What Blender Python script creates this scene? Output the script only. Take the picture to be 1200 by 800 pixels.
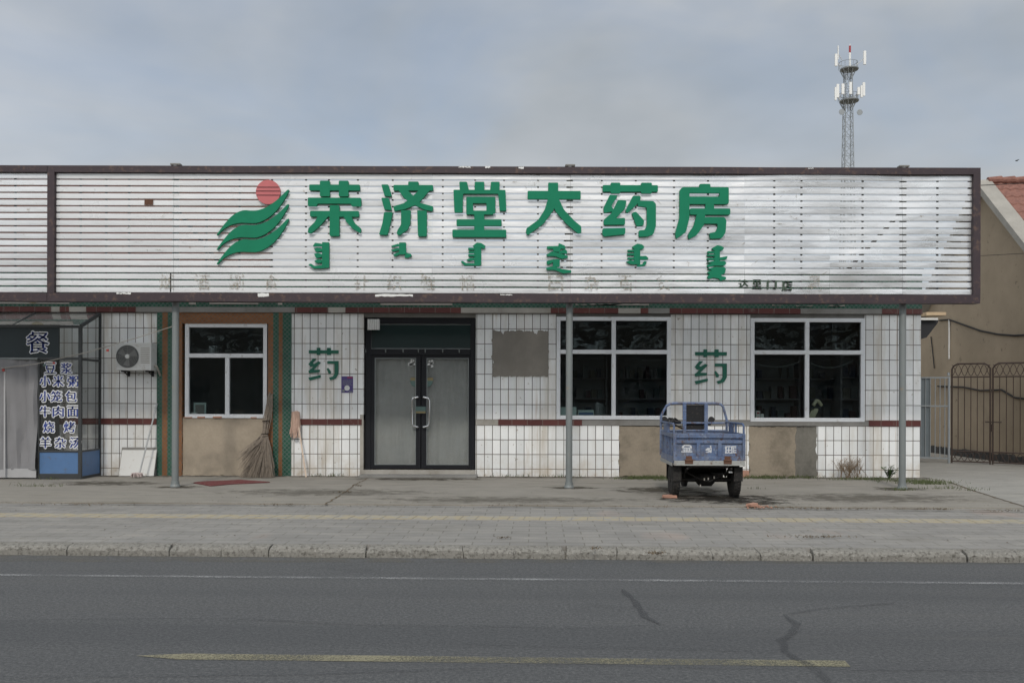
import bpy, bmesh, math, random
from mathutils import Vector, Matrix, noise as mn

random.seed(11)
R = math.radians
for o in list(bpy.data.objects):
    bpy.data.objects.remove(o)
scene = bpy.context.scene
COL = scene.collection

# ------------------------------------------------------------------ camera
CAM_D, EYE, F = 17.5, 1.55, 1050.0          # distance to shop front, eye height, focal length in px of a 1200 px frame
cam = bpy.data.cameras.new('camera')
cam.sensor_width = 36.0
cam.lens = F / 1200.0 * 36.0
cam.shift_y = 65.0 / 1200.0
cam.clip_start, cam.clip_end = 0.1, 5000
camo = bpy.data.objects.new('camera', cam)
COL.objects.link(camo)
camo.location = (0, -CAM_D, EYE)
camo.rotation_euler = (R(90), R(-0.15), 0)
scene.camera = camo

# ------------------------------------------------------------------ sky and sun
SUN_EL, SUN_AZ = 39.0, 186.3
w = bpy.data.worlds.new('World')
scene.world = w
w.use_nodes = True
nt = w.node_tree
nt.nodes.clear()
def N(t, **kw):
    n = nt.nodes.new(t)
    for k, v in kw.items():
        setattr(n, k, v)
    return n
L = nt.links.new
sky = N('ShaderNodeTexSky', sky_type='NISHITA')
sky.sun_disc = False
sky.sun_elevation = R(SUN_EL)
sky.sun_rotation = R(SUN_AZ)
sky.air_density, sky.dust_density, sky.ozone_density = 1.0, 2.5, 1.0
tc = N('ShaderNodeTexCoord')
mp = N('ShaderNodeMapping'); mp.inputs['Scale'].default_value = (1.0, 1.0, 2.2)
mp.inputs['Location'].default_value = (0.35, 0.2, 0.25)
L(tc.outputs['Generated'], mp.inputs['Vector'])
n1 = N('ShaderNodeTexNoise'); n1.inputs['Scale'].default_value = 2.6; n1.inputs['Detail'].default_value = 6; n1.inputs['Roughness'].default_value = 0.5
n1.inputs['Distortion'].default_value = 0.6
L(mp.outputs['Vector'], n1.inputs['Vector'])
cr = N('ShaderNodeValToRGB')
cr.color_ramp.elements[0].position = 0.34; cr.color_ramp.elements[0].color = (0.58, 0.58, 0.58, 1)
cr.color_ramp.elements[1].position = 0.58; cr.color_ramp.elements[1].color = (0.96, 0.96, 0.96, 1)
L(n1.outputs['Fac'], cr.inputs['Fac'])
n2 = N('ShaderNodeTexNoise'); n2.inputs['Scale'].default_value = 3.2; n2.inputs['Detail'].default_value = 4
L(mp.outputs['Vector'], n2.inputs['Vector'])
cc = N('ShaderNodeValToRGB')
cc.color_ramp.elements[0].position = 0.3; cc.color_ramp.elements[0].color = (2.85, 3.10, 3.32, 1)
cc.color_ramp.elements[1].position = 0.7; cc.color_ramp.elements[1].color = (4.4, 4.55, 4.72, 1)
L(n2.outputs['Fac'], cc.inputs['Fac'])
# thin cloud is brighter round the veiled sun
SUNV = Vector((math.sin(R(SUN_AZ)) * math.cos(R(SUN_EL)), math.cos(R(SUN_AZ)) * math.cos(R(SUN_EL)), math.sin(R(SUN_EL))))
dp = N('ShaderNodeVectorMath', operation='DOT_PRODUCT'); dp.inputs[1].default_value = SUNV
L(tc.outputs['Generated'], dp.inputs[0])
mr = N('ShaderNodeMapRange'); mr.inputs['From Min'].default_value = -0.1; mr.inputs['From Max'].default_value = 1.0
mr.inputs['To Min'].default_value = 1.0; mr.inputs['To Max'].default_value = 2.5
L(dp.outputs['Value'], mr.inputs['Value'])
mu = N('ShaderNodeVectorMath', operation='SCALE')
L(cc.outputs['Color'], mu.inputs[0]); L(mr.outputs['Result'], mu.inputs['Scale'])
mx = N('ShaderNodeMix', data_type='RGBA')
L(cr.outputs['Color'], mx.inputs[0]); L(sky.outputs['Color'], mx.inputs[6]); L(mu.outputs['Vector'], mx.inputs[7])
bg = N('ShaderNodeBackground'); bg.inputs['Strength'].default_value = 0.138
L(mx.outputs[2], bg.inputs['Color'])
wo = N('ShaderNodeOutputWorld'); L(bg.outputs['Background'], wo.inputs['Surface'])

sun = bpy.data.lights.new('sun', 'SUN')
sun.energy = 1.3
sun.angle = R(6)
sun.color = (1.0, 0.94, 0.85)
suno = bpy.data.objects.new('sun', sun); COL.objects.link(suno)
suno.location = SUNV * 40
suno.rotation_euler = (-SUNV).to_track_quat('-Z', 'Y').to_euler()
scene.view_settings.view_transform = 'Standard'
scene.view_settings.look = 'None'
scene.view_settings.gamma = 1.0
scene.view_settings.exposure = -0.04

# ------------------------------------------------------------------ helpers
def X_(px, Y=0.0): return (px - 600) * (CAM_D + Y) / F
def Z_(py, Y=0.0): return EYE + (465 - py) * (CAM_D + Y) / F
def G_(px, py, z=0.0):
    d = F * (EYE - z) / (py - 465.0)
    return Vector(((px - 600) * d / F, d - CAM_D, z))

def tag(o, label=None, cat=None, group=None, kind=None):
    if label: o['label'] = label
    if cat: o['category'] = cat
    if group: o['group'] = group
    if kind: o['kind'] = kind
    return o
def thing(name, label, cat, loc=(0, 0, 0), rz=0.0, group=None):
    o = bpy.data.objects.new(name, None); COL.objects.link(o)
    o.location = loc; o.rotation_euler = (0, 0, rz); o.empty_display_size = 0.2
    return tag(o, label, cat, group)
def wloc(o):
    v = Vector((0, 0, 0))
    while o:
        v += o.location; o = o.parent
    return v

def fillet(pts, r, n=3):
    out = []; m = len(pts)
    for i in range(m):
        p = Vector(pts[i]); a = Vector(pts[i - 1]) - p; b = Vector(pts[(i + 1) % m]) - p
        d = min(r, 0.45 * a.length, 0.45 * b.length)
        if d < 1e-6: out.append(tuple(p)); continue
        pa = p + a.normalized() * d; pb = p + b.normalized() * d
        for k in range(n + 1):
            t = k / n
            out.append(tuple(pa * (1 - t) ** 2 + p * 2 * t * (1 - t) + pb * t * t))
    return out

class MB:
    def __init__(s): s.v = []; s.f = []
    def add(s, vs, fs):
        b = len(s.v); s.v += [tuple(v) for v in vs]; s.f += [[b + i for i in f] for f in fs]; return s
    def box(s, x0, x1, y0, y1, z0, z1):
        return s.add([(x0, y0, z0), (x1, y0, z0), (x1, y1, z0), (x0, y1, z0), (x0, y0, z1), (x1, y0, z1), (x1, y1, z1), (x0, y1, z1)],
                     [[0, 3, 2, 1], [4, 5, 6, 7], [0, 1, 5, 4], [1, 2, 6, 5], [2, 3, 7, 6], [3, 0, 4, 7]])
    def hexa(s, p): # 8 points, bottom loop then top loop
        return s.add(p, [[0, 3, 2, 1], [4, 5, 6, 7], [0, 1, 5, 4], [1, 2, 6, 5], [2, 3, 7, 6], [3, 0, 4, 7]])
    def bar(s, a, b, w, h=None, up=(0, 0, 1)):
        a = Vector(a); b = Vector(b); h = h or w; d = (b - a).normalized(); u = Vector(up)
        if abs(d.dot(u)) > 0.95: u = Vector((0, 1, 0))
        r = d.cross(u).normalized(); u = r.cross(d).normalized()
        p = []
        for q in (a, b):
            p += [q - r * w / 2 - u * h / 2, q + r * w / 2 - u * h / 2, q + r * w / 2 + u * h / 2, q - r * w / 2 + u * h / 2]
        return s.add(p, [[0, 3, 2, 1], [4, 5, 6, 7], [0, 1, 5, 4], [1, 2, 6, 5], [2, 3, 7, 6], [3, 0, 4, 7]])
    def tube(s, pts, rad, n=8, cap=True):
        pts = [Vector(p) for p in pts]; m = len(pts)
        rs = rad if isinstance(rad, (list, tuple)) else [rad] * m
        vs = []; prev = None
        for i, p in enumerate(pts):
            d = (pts[min(i + 1, m - 1)] - pts[max(i - 1, 0)]).normalized()
            if prev is None:
                u = Vector((0, 0, 1)) if abs(d.z) < 0.9 else Vector((0, 1, 0))
                r = d.cross(u).normalized()
            else:
                r = (prev - d * prev.dot(d)).normalized()
            prev = r; u = d.cross(r)
            for k in range(n):
                a = 2 * math.pi * k / n
                vs.append(p + (r * math.cos(a) + u * math.sin(a)) * rs[i])
        fs = []
        for i in range(m - 1):
            for k in range(n):
                fs.append([i * n + k, i * n + (k + 1) % n, (i + 1) * n + (k + 1) % n, (i + 1) * n + k])
        if cap:
            fs.append(list(range(n - 1, -1, -1))); fs.append([(m - 1) * n + k for k in range(n)])
        return s.add(vs, fs)
    def prism(s, pts, y0, y1): # pts (x, z), extruded along y
        m = len(pts)
        vs = [(x, y0, z) for x, z in pts] + [(x, y1, z) for x, z in pts]
        fs = [list(range(m)), [m + i for i in range(m - 1, -1, -1)]]
        for i in range(m):
            j = (i + 1) % m; fs.append([i, m + i, m + j, j])
        return s.add(vs, fs)
    def slab(s, pts, z0, z1): # pts (x, y), extruded along z
        m = len(pts)
        vs = [(x, y, z0) for x, y in pts] + [(x, y, z1) for x, y in pts]
        fs = [list(range(m)), [m + i for i in range(m - 1, -1, -1)]]
        for i in range(m):
            j = (i + 1) % m; fs.append([i, m + i, m + j, j])
        return s.add(vs, fs)
    def lathe(s, c, axis, prof, n=24): # prof (t along axis, radius)
        c = Vector(c); ax = Vector(axis).normalized()
        u = Vector((0, 0, 1)) if abs(ax.z) < 0.9 else Vector((1, 0, 0))
        r = ax.cross(u).normalized(); u = r.cross(ax)
        vs = []; m = len(prof)
        for t, q in prof:
            for k in range(n):
                a = 2 * math.pi * k / n
                vs.append(c + ax * t + (r * math.cos(a) + u * math.sin(a)) * q)
        fs = [[i * n + k, i * n + (k + 1) % n, (i + 1) * n + (k + 1) % n, (i + 1) * n + k] for i in range(m - 1) for k in range(n)]
        fs.append(list(range(n))); fs.append([(m - 1) * n + k for k in range(n)])
        return s.add(vs, fs)
    def build(s, name, mat, parent=None, base=None, bevel=0.0, smooth=False):
        """base: a top-level mesh gets this point as its origin; a child is stored relative to its parent."""
        off = wloc(parent) if parent else Vector(base or (0, 0, 0))
        me = bpy.data.meshes.new(name)
        me.from_pydata([tuple(Vector(v) - off) for v in s.v], [], s.f)
        bm = bmesh.new(); bm.from_mesh(me)
        bmesh.ops.recalc_face_normals(bm, faces=bm.faces)
        if bevel:
            ed = [e for e in bm.edges if len(e.link_faces) == 2 and e.calc_face_angle(0) > 0.6]
            bmesh.ops.bevel(bm, geom=ed, offset=bevel, segments=2, affect='EDGES', profile=0.6, clamp_overlap=True)
        bm.to_mesh(me); bm.free()
        me.materials.append(mat)
        if smooth:
            for p in me.polygons: p.use_smooth = True
            try: me.set_sharp_from_angle(angle=R(40))
            except Exception: pass
        o = bpy.data.objects.new(name, me); COL.objects.link(o)
        if parent: o.parent = parent
        else: o.location = off
        return o

TEXT_CACHE = {}
def glyph(ch, offset=0.0):
    k = (ch, offset)
    if k not in TEXT_CACHE:
        cu = bpy.data.curves.new('glyph', 'FONT'); cu.body = ch; cu.size = 1.0; cu.offset = offset; cu.resolution_u = 3
        ob = bpy.data.objects.new('glyph', cu); COL.objects.link(ob)
        dg = bpy.context.evaluated_depsgraph_get()
        me = bpy.data.meshes.new_from_object(ob.evaluated_get(dg))
        vs = [(v.co.x, v.co.y) for v in me.vertices]; fs = [list(p.vertices) for p in me.polygons]
        bpy.data.objects.remove(ob); bpy.data.curves.remove(cu); bpy.data.meshes.remove(me)
        TEXT_CACHE[k] = (vs, fs)
    return TEXT_CACHE[k]
def put_text(mb, ch, x0, x1, z0, z1, y, offset=0.0, thick=0.0):
    """one character fitted into a box on a wall facing -Y"""
    base = glyph(ch)[0]
    a0 = min(v[0] for v in base); a1 = max(v[0] for v in base); b0 = min(v[1] for v in base); b1 = max(v[1] for v in base)
    vs, fs = glyph(ch, offset)
    f = lambda v, yy: (x0 + (v[0] - a0) / (a1 - a0) * (x1 - x0), yy, z0 + (v[1] - b0) / max(b1 - b0, 1e-4) * (z1 - z0))
    if not thick:
        mb.add([f(v, y) for v in vs], fs); return
    n = len(vs); edges = {}
    for q in fs:
        for i in range(len(q)):
            e = (q[i], q[(i + 1) % len(q)])
            if (e[1], e[0]) in edges: del edges[(e[1], e[0])]
            else: edges[e] = 1
    mb.add([f(v, y) for v in vs] + [f(v, y + thick) for v in vs], fs + [[a, b, b + n, a + n] for a, b in edges])

# ------------------------------------------------------------------ materials
class M:
    """a Principled material with small helpers for its node tree"""
    def __init__(s, name, rough=0.6, metal=0.0, spec=0.4):
        s.m = bpy.data.materials.new(name); s.m.use_nodes = True
        s.t = s.m.node_tree; s.b = s.t.nodes['Principled BSDF']
        s.b.inputs['Roughness'].default_value = rough; s.b.inputs['Metallic'].default_value = metal
        s.b.inputs['Specular IOR Level'].default_value = spec
        s.co = s.n('ShaderNodeTexCoord').outputs['Object']
    def n(s, t, **kw):
        x = s.t.nodes.new(t)
        for k, v in kw.items(): setattr(x, k, v)
        return x
    def link(s, a, b): s.t.links.new(a, b)
    def scaled(s, sc, loc=(0, 0, 0), rot=(0, 0, 0)):
        q = s.n('ShaderNodeMapping'); q.inputs['Scale'].default_value = sc; q.inputs['Location'].default_value = loc
        q.inputs['Rotation'].default_value = rot
        s.link(s.co, q.inputs['Vector']); return q.outputs['Vector']
    def noise(s, scale, detail=4, rough=0.55, vec=None, dist=0.0):
        q = s.n('ShaderNodeTexNoise'); q.inputs['Scale'].default_value = scale; q.inputs['Detail'].default_value = detail
        q.inputs['Roughness'].default_value = rough; q.inputs['Distortion'].default_value = dist
        s.link(vec if vec is not None else s.co, q.inputs['Vector']); return q.outputs['Fac']
    def ramp(s, fac, stops):
        q = s.n('ShaderNodeValToRGB'); e = q.color_ramp.elements
        while len(e) < len(stops): e.new(0.5)
        for i, (p, c) in enumerate(stops):
            e[i].position = p
            e[i].color = (c, c, c, 1) if isinstance(c, (int, float)) else (c[0], c[1], c[2], 1)
        s.link(fac, q.inputs['Fac']); return q.outputs['Color']
    def mix(s, fac, a, b, mode='MIX'):
        q = s.n('ShaderNodeMix', data_type='RGBA'); q.blend_type = mode
        for v, i in ((fac, 0), (a, 6), (b, 7)):
            if isinstance(v, (int, float)): q.inputs[i].default_value = v if i == 0 else (v, v, v, 1)
            elif isinstance(v, tuple): q.inputs[i].default_value = (v[0], v[1], v[2], 1)
            else: s.link(v, q.inputs[i])
        return q.outputs[2]
    def math(s, op, a, b=0.0):
        q = s.n('ShaderNodeMath', operation=op)
        for i, v in enumerate((a, b)):
            if isinstance(v, (int, float)): q.inputs[i].default_value = v
            else: s.link(v, q.inputs[i])
        return q.outputs[0]
    def sep(s):
        q = s.n('ShaderNodeSeparateXYZ'); s.link(s.co, q.inputs[0]); return q.outputs
    def comb(s, x, y, z=0.0):
        q = s.n('ShaderNodeCombineXYZ')
        for i, v in enumerate((x, y, z)):
            if isinstance(v, (int, float)): q.inputs[i].default_value = v
            else: s.link(v, q.inputs[i])
        return q.outputs[0]
    def color(s, c):
        if isinstance(c, tuple): s.b.inputs['Base Color'].default_value = (c[0], c[1], c[2], 1)
        else: s.link(c, s.b.inputs['Base Color'])
    def bump(s, h, strength=0.3, dist=0.01, normal=None):
        q = s.n('ShaderNodeBump'); q.inputs['Strength'].default_value = strength; q.inputs['Distance'].default_value = dist
        s.link(h, q.inputs['Height'])
        if normal is not None: s.link(normal, q.inputs['Normal'])
        s.link(q.outputs[0], s.b.inputs['Normal']); return q.outputs[0]

def plain(name, col, rough=0.6, metal=0.0, var=0.18, scale=6.0, bump=0.0, spec=0.4, dirt=None, dirt_amt=0.5):
    m = M(name, rough, metal, spec)
    nz = m.noise(scale, 5, 0.6)
    c = m.mix(nz, tuple(x * (1 - var) for x in col), tuple(min(1, x * (1 + var)) for x in col))
    if dirt:
        k = m.ramp(m.noise(scale * 2.3, 6, 0.65), [(0.62 - dirt_amt * 0.22, 0.0), (0.74 - dirt_amt * 0.2, 1.0)])
        c = m.mix(k, c, dirt)
    m.color(c)
    if bump: m.bump(m.noise(scale * 6, 5, 0.6), bump, 0.01)
    return m.m

def tile_mat(name, z0, row=0.295):
    m = M(name, 0.32, 0, 0.45)
    sx = m.sep()
    br = m.n('ShaderNodeTexBrick', offset=0.0, squash=1.0)
    br.inputs['Scale'].default_value = 1.0; br.inputs['Brick Width'].default_value = 0.155; br.inputs['Row Height'].default_value = row
    br.inputs['Mortar Size'].default_value = 0.0075; br.inputs['Mortar Smooth'].default_value = 0.3; br.inputs['Bias'].default_value = 0.0
    br.inputs['Color1'].default_value = (0.70, 0.715, 0.715, 1); br.inputs['Color2'].default_value = (0.86, 0.87, 0.865, 1); br.inputs['Mortar'].default_value = (0.13, 0.11, 0.092, 1)
    wob = m.math('MULTIPLY', m.math('SUBTRACT', m.noise(1.5, 2), 0.5), 0.012)
    vec = m.comb(m.math('ADD', sx[0], 3.1 * 10 + 0.07), m.math('ADD', m.math('SUBTRACT', sx[2], z0 - row * 20), wob))
    m.link(vec, br.inputs['Vector'])
    c = m.mix(m.math('MULTIPLY', br.outputs['Fac'], m.ramp(m.noise(2.1, 5, 0.7), [(0.35, 0.0), (0.65, 0.85)])), br.outputs['Color'], (0.05, 0.042, 0.035))
    streak = m.ramp(m.noise(1.0, 6, 0.65, m.scaled((2.6, 2.6, 0.35))), [(0.50, 0.0), (0.72, 0.65)])
    c = m.mix(streak, c, (0.46, 0.40, 0.31))
    rust = m.ramp(m.noise(1.0, 5, 0.6, m.scaled((9, 9, 0.5), (4, 0, 1))), [(0.60, 0.0), (0.72, 0.6)]); c = m.mix(rust, c, (0.36, 0.25, 0.15))
    soot = m.ramp(m.noise(0.7, 6, 0.65, m.scaled((1, 1, 0.7), (1, 0, 6))), [(0.48, 0.0), (0.75, 0.3)]); c = m.mix(soot, c, (0.36, 0.34, 0.31))
    # splash dirt above the ground and dirt specks
    splash = m.math('MULTIPLY', m.ramp(m.noise(2.3, 6, 0.7), [(0.42, 0.0), (0.66, 1.0)]), m.ramp(m.math('ADD', sx[2], m.math('MULTIPLY', m.noise(2.0), 0.25)), [(0.1, 0.75), (0.62, 0.0)]))
    c = m.mix(splash, c, (0.42, 0.33, 0.22))
    spk = m.ramp(m.noise(14, 3, 0.5), [(0.665, 0.0), (0.73, 0.6)])
    c = m.mix(spk, c, (0.33, 0.27, 0.21))
    chip = m.ramp(m.noise(5, 6, 0.7, m.scaled((1, 1, 1), (7, 3, 1))), [(0.655, 0.0), (0.67, 0.9)])
    c = m.mix(chip, c, (0.30, 0.27, 0.23))
    m.color(c)
    wv = m.n('ShaderNodeTexWave'); wv.inputs['Scale'].default_value = 6.2; m.link(m.co, wv.inputs['Vector'])
    h = m.math('SUBTRACT', m.math('MULTIPLY', wv.outputs['Fac'], 0.12), br.outputs['Fac'])
    m.bump(h, 0.6, 0.006)
    return m.m

def mosaic_mat(name, c1, c2, grout):
    m = M(name, 0.4)
    sx = m.sep()
    u = m.math('ADD', m.math('ADD', sx[0], sx[2]), 40.0); v = m.math('ADD', m.math('SUBTRACT', sx[0], sx[2]), 40.0)
    br = m.n('ShaderNodeTexBrick', offset=0.0); br.inputs['Scale'].default_value = 1.0
    br.inputs['Brick Width'].default_value = 0.085; br.inputs['Row Height'].default_value = 0.085; br.inputs['Mortar Size'].default_value = 0.009
    br.inputs['Color1'].default_value = (*c1, 1); br.inputs['Color2'].default_value = (*c2, 1); br.inputs['Mortar'].default_value = (*grout, 1)
    m.link(m.comb(u, v), br.inputs['Vector'])
    c = m.mix(m.ramp(m.noise(3, 6, 0.7), [(0.45, 0.0), (0.75, 0.6)]), br.outputs['Color'], tuple(x * 0.45 for x in c1))
    m.color(c); m.bump(m.math('MULTIPLY', br.outputs['Fac'], -1.0), 0.5, 0.004)
    return m.m

def plaster_mat(name, col, dark, bump=0.35):
    m = M(name, 0.85, 0, 0.2)
    a = m.ramp(m.noise(1.6, 7, 0.65), [(0.33, tuple(col)), (0.52, tuple(x * 0.84 for x in col)), (0.70, tuple(dark))])
    a = m.mix(m.ramp(m.noise(26, 4), [(0.35, 0.0), (0.7, 0.25)]), a, tuple(dark))
    m.color(a); m.bump(m.noise(30, 6, 0.65), bump, 0.008)
    return m.m

def concrete_ground(name, col, joint=None, scale=1.0):
    m = M(name, 0.88, 0, 0.2)
    big = m.noise(0.35 * scale, 6, 0.6); mid = m.noise(2.2, 7, 0.65, m.scaled((0.7, 1.6, 1))); fine = m.noise(45, 5, 0.7)
    c = m.mix(big, tuple(x * 0.84 for x in col), tuple(x * 1.12 for x in col))
    c = m.mix(m.ramp(mid, [(0.36, 0.45), (0.55, 0.0)]), c, tuple(x * 0.62 for x in col))
    c = m.mix(m.ramp(mid, [(0.56, 0.0), (0.75, 0.35)]), c, (col[0] * 1.25, col[1] * 1.18, col[2] * 1.05))
    c = m.mix(m.ramp(fine, [(0.3, 0.35), (0.6, 0.0)]), c, tuple(x * 0.55 for x in col))
    dk = m.ramp(m.noise(0.9, 8, 0.72, m.scaled((0.5, 1.8, 1), (9, 4, 0))), [(0.55, 0.0), (0.70, 0.5)]); c = m.mix(dk, c, (col[0] * .55, col[1] * .53, col[2] * .48))
    grit = m.ramp(m.noise(11, 6, 0.75, m.scaled((0.7, 1.4, 1), (2, 8, 0))), [(0.61, 0.0), (0.68, 0.55)]); c = m.mix(grit, c, (col[0] * .5, col[1] * .47, col[2] * .40))
    lt = m.ramp(m.noise(6, 6, 0.7, m.scaled((0.6, 1.6, 1), (12, 8, 0))), [(0.60, 0.0), (0.70, 0.45)]); c = m.mix(lt, c, (col[0] * 1.35, col[1] * 1.3, col[2] * 1.2))
    h = fine
    if joint:
        br = m.n('ShaderNodeTexBrick', offset=0.5); br.inputs['Scale'].default_value = 1.0
        br.inputs['Brick Width'].default_value = joint[0]; br.inputs['Row Height'].default_value = joint[1]
        br.inputs['Mortar Size'].default_value = 0.008; br.inputs['Mortar Smooth'].default_value = 0.4
        br.inputs['Color1'].default_value = (0.93, 0.93, 0.94, 1); br.inputs['Color2'].default_value = (1.06, 1.05, 1.04, 1); br.inputs['Mortar'].default_value = (0.62, 0.6, 0.56, 1)
        m.link(m.scaled((1, 1, 1), (100, 100, 0)), br.inputs['Vector'])
        c = m.mix(0.85, c, br.outputs['Color'], 'MULTIPLY')
        red = m.ramp(m.noise(0.55, 3, 0.5, m.scaled((1, 0.6, 1), (3, 1, 0))), [(0.60, 0.0), (0.66, 0.28)])
        c = m.mix(red, c, (0.42, 0.30, 0.24))
        h = m.math('SUBTRACT', m.math('MULTIPLY', fine, 0.5), br.outputs['Fac'])
    m.color(c); m.bump(h, 0.35, 0.006)
    return m.m

def kerb_mat():
    m = M('kerb_concrete', 0.9, 0, 0.15)
    c = m.mix(m.noise(1.3, 5, .6), (0.225, 0.215, 0.19), (0.305, 0.292, 0.262))
    c = m.mix(m.ramp(m.noise(26, 5, .75), [(0.38, 0.85), (0.50, 0.0)]), c, (0.095, 0.088, 0.075)); c = m.mix(m.ramp(m.noise(33, 4, .7, m.scaled((1, 1, 1), (3, 3, 3))), [(0.55, 0.0), (0.66, 0.7)]), c, (0.38, 0.365, 0.33))
    m.color(c); m.bump(m.noise(30, 6, .75), .9, .02); return m.m

def asphalt_mat():
    m = M('asphalt', 0.82, 0, 0.25)
    big = m.noise(0.22, 5, 0.55, m.scaled((0.35, 1.6, 1))); fine = m.noise(120, 3, 0.7); grain = m.noise(320, 2, 0.6)
    c = m.mix(big, (0.082, 0.085, 0.089), (0.112, 0.113, 0.113))
    c = m.mix(m.ramp(fine, [(0.42, 0.0), (0.68, 0.65)]), c, (0.21, 0.21, 0.205))
    c = m.mix(m.ramp(grain, [(0.32, 0.55), (0.5, 0.0)]), c, (0.03, 0.031, 0.033))
    agg = m.noise(38, 5, 0.75)
    c = m.mix(m.ramp(agg, [(0.40, 0.55), (0.53, 0.0)]), c, (0.050, 0.052, 0.055)); c = m.mix(m.ramp(agg, [(0.54, 0.0), (0.68, 0.55)]), c, (0.19, 0.19, 0.185))
    trk = m.ramp(m.noise(0.5, 4, 0.6, m.scaled((0.05, 1.6, 1), (0, 3.3, 0))), [(0.38, 0.35), (0.55, 0.0)]); c = m.mix(trk, c, (0.060, 0.063, 0.067))
    stn = m.ramp(m.noise(1.1, 6, 0.7, m.scaled((0.8, 1.2, 1), (5, 1, 0))), [(0.60, 0.0), (0.72, 0.35)]); c = m.mix(stn, c, (0.055, 0.056, 0.058))
    c = m.mix(m.ramp(m.noise(1.2, 6, 0.7, m.scaled((0.25, 2.5, 1))), [(0.55, 0.0), (0.8, 0.35)]), c, (0.14, 0.135, 0.125))
    m.color(c); m.bump(m.math('ADD', fine, grain), 0.5, 0.006)
    return m.m

def paint_line_mat(name, col, lo, hi):
    """worn thermoplastic: where it is gone the asphalt below shows"""
    m = M(name, 0.75, 0, 0.3)
    nz = m.noise(75, 5, 0.75); nb = m.noise(1.4, 3, 0.6)
    k = m.ramp(m.math('ADD', m.math('MULTIPLY', nz, 0.75), m.math('MULTIPLY', nb, 0.35)), [(lo, 0.0), (hi, 1.0)])
    m.color(m.mix(m.noise(60, 4), tuple(x * 0.75 for x in col), col))
    tr = m.n('ShaderNodeBsdfTransparent'); ms = m.n('ShaderNodeMixShader'); out = m.t.nodes['Material Output']
    m.link(k, ms.inputs[0]); m.link(tr.outputs[0], ms.inputs[1]); m.link(m.b.outputs[0], ms.inputs[2]); m.link(ms.outputs[0], out.inputs['Surface'])
    return m.m

def glass_mat(name, tint=(0.75, 0.82, 0.82), refl=1.0, wav=0.02, haze=0.0):
    m = M(name)
    t = m.t; out = t.nodes['Material Output']
    tr = m.n('ShaderNodeBsdfTransparent'); tr.inputs['Color'].default_value = (*tint, 1)
    gl = m.n('ShaderNodeBsdfGlossy'); gl.inputs['Roughness'].default_value = 0.02; gl.inputs['Color'].default_value = (refl, refl, refl, 1)
    fr = m.n('ShaderNodeFresnel'); fr.inputs['IOR'].default_value = 1.52
    bp = m.n('ShaderNodeBump'); bp.inputs['Strength'].default_value = 0.4; bp.inputs['Distance'].default_value = wav
    m.link(m.noise(1.7, 2), bp.inputs['Height']); m.link(bp.outputs[0], gl.inputs['Normal'])
    ms = m.n('ShaderNodeMixShader'); m.link(fr.outputs[0], ms.inputs[0]); m.link(tr.outputs[0], ms.inputs[1]); m.link(gl.outputs[0], ms.inputs[2])
    last = ms.outputs[0]
    if haze: # dust film
        df = m.n('ShaderNodeBsdfDiffuse'); df.inputs['Color'].default_value = (0.55, 0.55, 0.52, 1)
        m2 = m.n('ShaderNodeMixShader'); m.link(m.ramp(m.noise(2.2, 6, 0.7), [(0.3, haze * 0.4), (0.75, haze)]), m2.inputs[0])
        m.link(last, m2.inputs[1]); m.link(df.outputs[0], m2.inputs[2]); last = m2.outputs[0]
    m.link(last, out.inputs['Surface'])
    return m.m

def slat_mat():
    m = M('slat_metal', 0.36, 0.35, 0.5)
    c = m.ramp(m.noise(0.9, 5, 0.6, m.scaled((0.6, 1, 1.6))), [(0.3, (0.62, 0.63, 0.64)), (0.6, (0.70, 0.705, 0.705)), (0.8, (0.58, 0.59, 0.605))])
    scr = m.ramp(m.noise(7, 6, 0.75, m.scaled((0.6, 1, 2.2), (2, 0, 4))), [(0.61, 0.0), (0.66, 0.45)])
    c = m.mix(scr, c, (0.45, 0.43, 0.40))
    rust = m.ramp(m.noise(5, 6, 0.7, m.scaled((1, 1, 1), (9, 2, 6))), [(0.65, 0.0), (0.68, 0.6)])
    c = m.mix(rust, c, (0.33, 0.26, 0.19))
    m.color(c)
    rr = m.ramp(m.noise(2.2, 4), [(0.3, 0.24), (0.7, 0.42)]); m.link(rr, m.b.inputs['Roughness'])
    mr_ = m.n('ShaderNodeMapRange'); m.link(m.sep()[0], mr_.inputs['Value']); mr_.inputs['From Min'].default_value = -3.0; mr_.inputs['From Max'].default_value = 4.5; mr_.inputs['To Min'].default_value = 0.12; mr_.inputs['To Max'].default_value = 0.62; m.link(mr_.outputs[0], m.b.inputs['Metallic'])
    b1 = m.bump(m.noise(0.8, 4, 0.6, m.scaled((1.3, 1, 3.5))), 0.22, 0.05)
    m.bump(m.noise(6, 4, 0.6, m.scaled((1.2, 1, 2))), 0.08, 0.01, b1)
    return m.m

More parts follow.
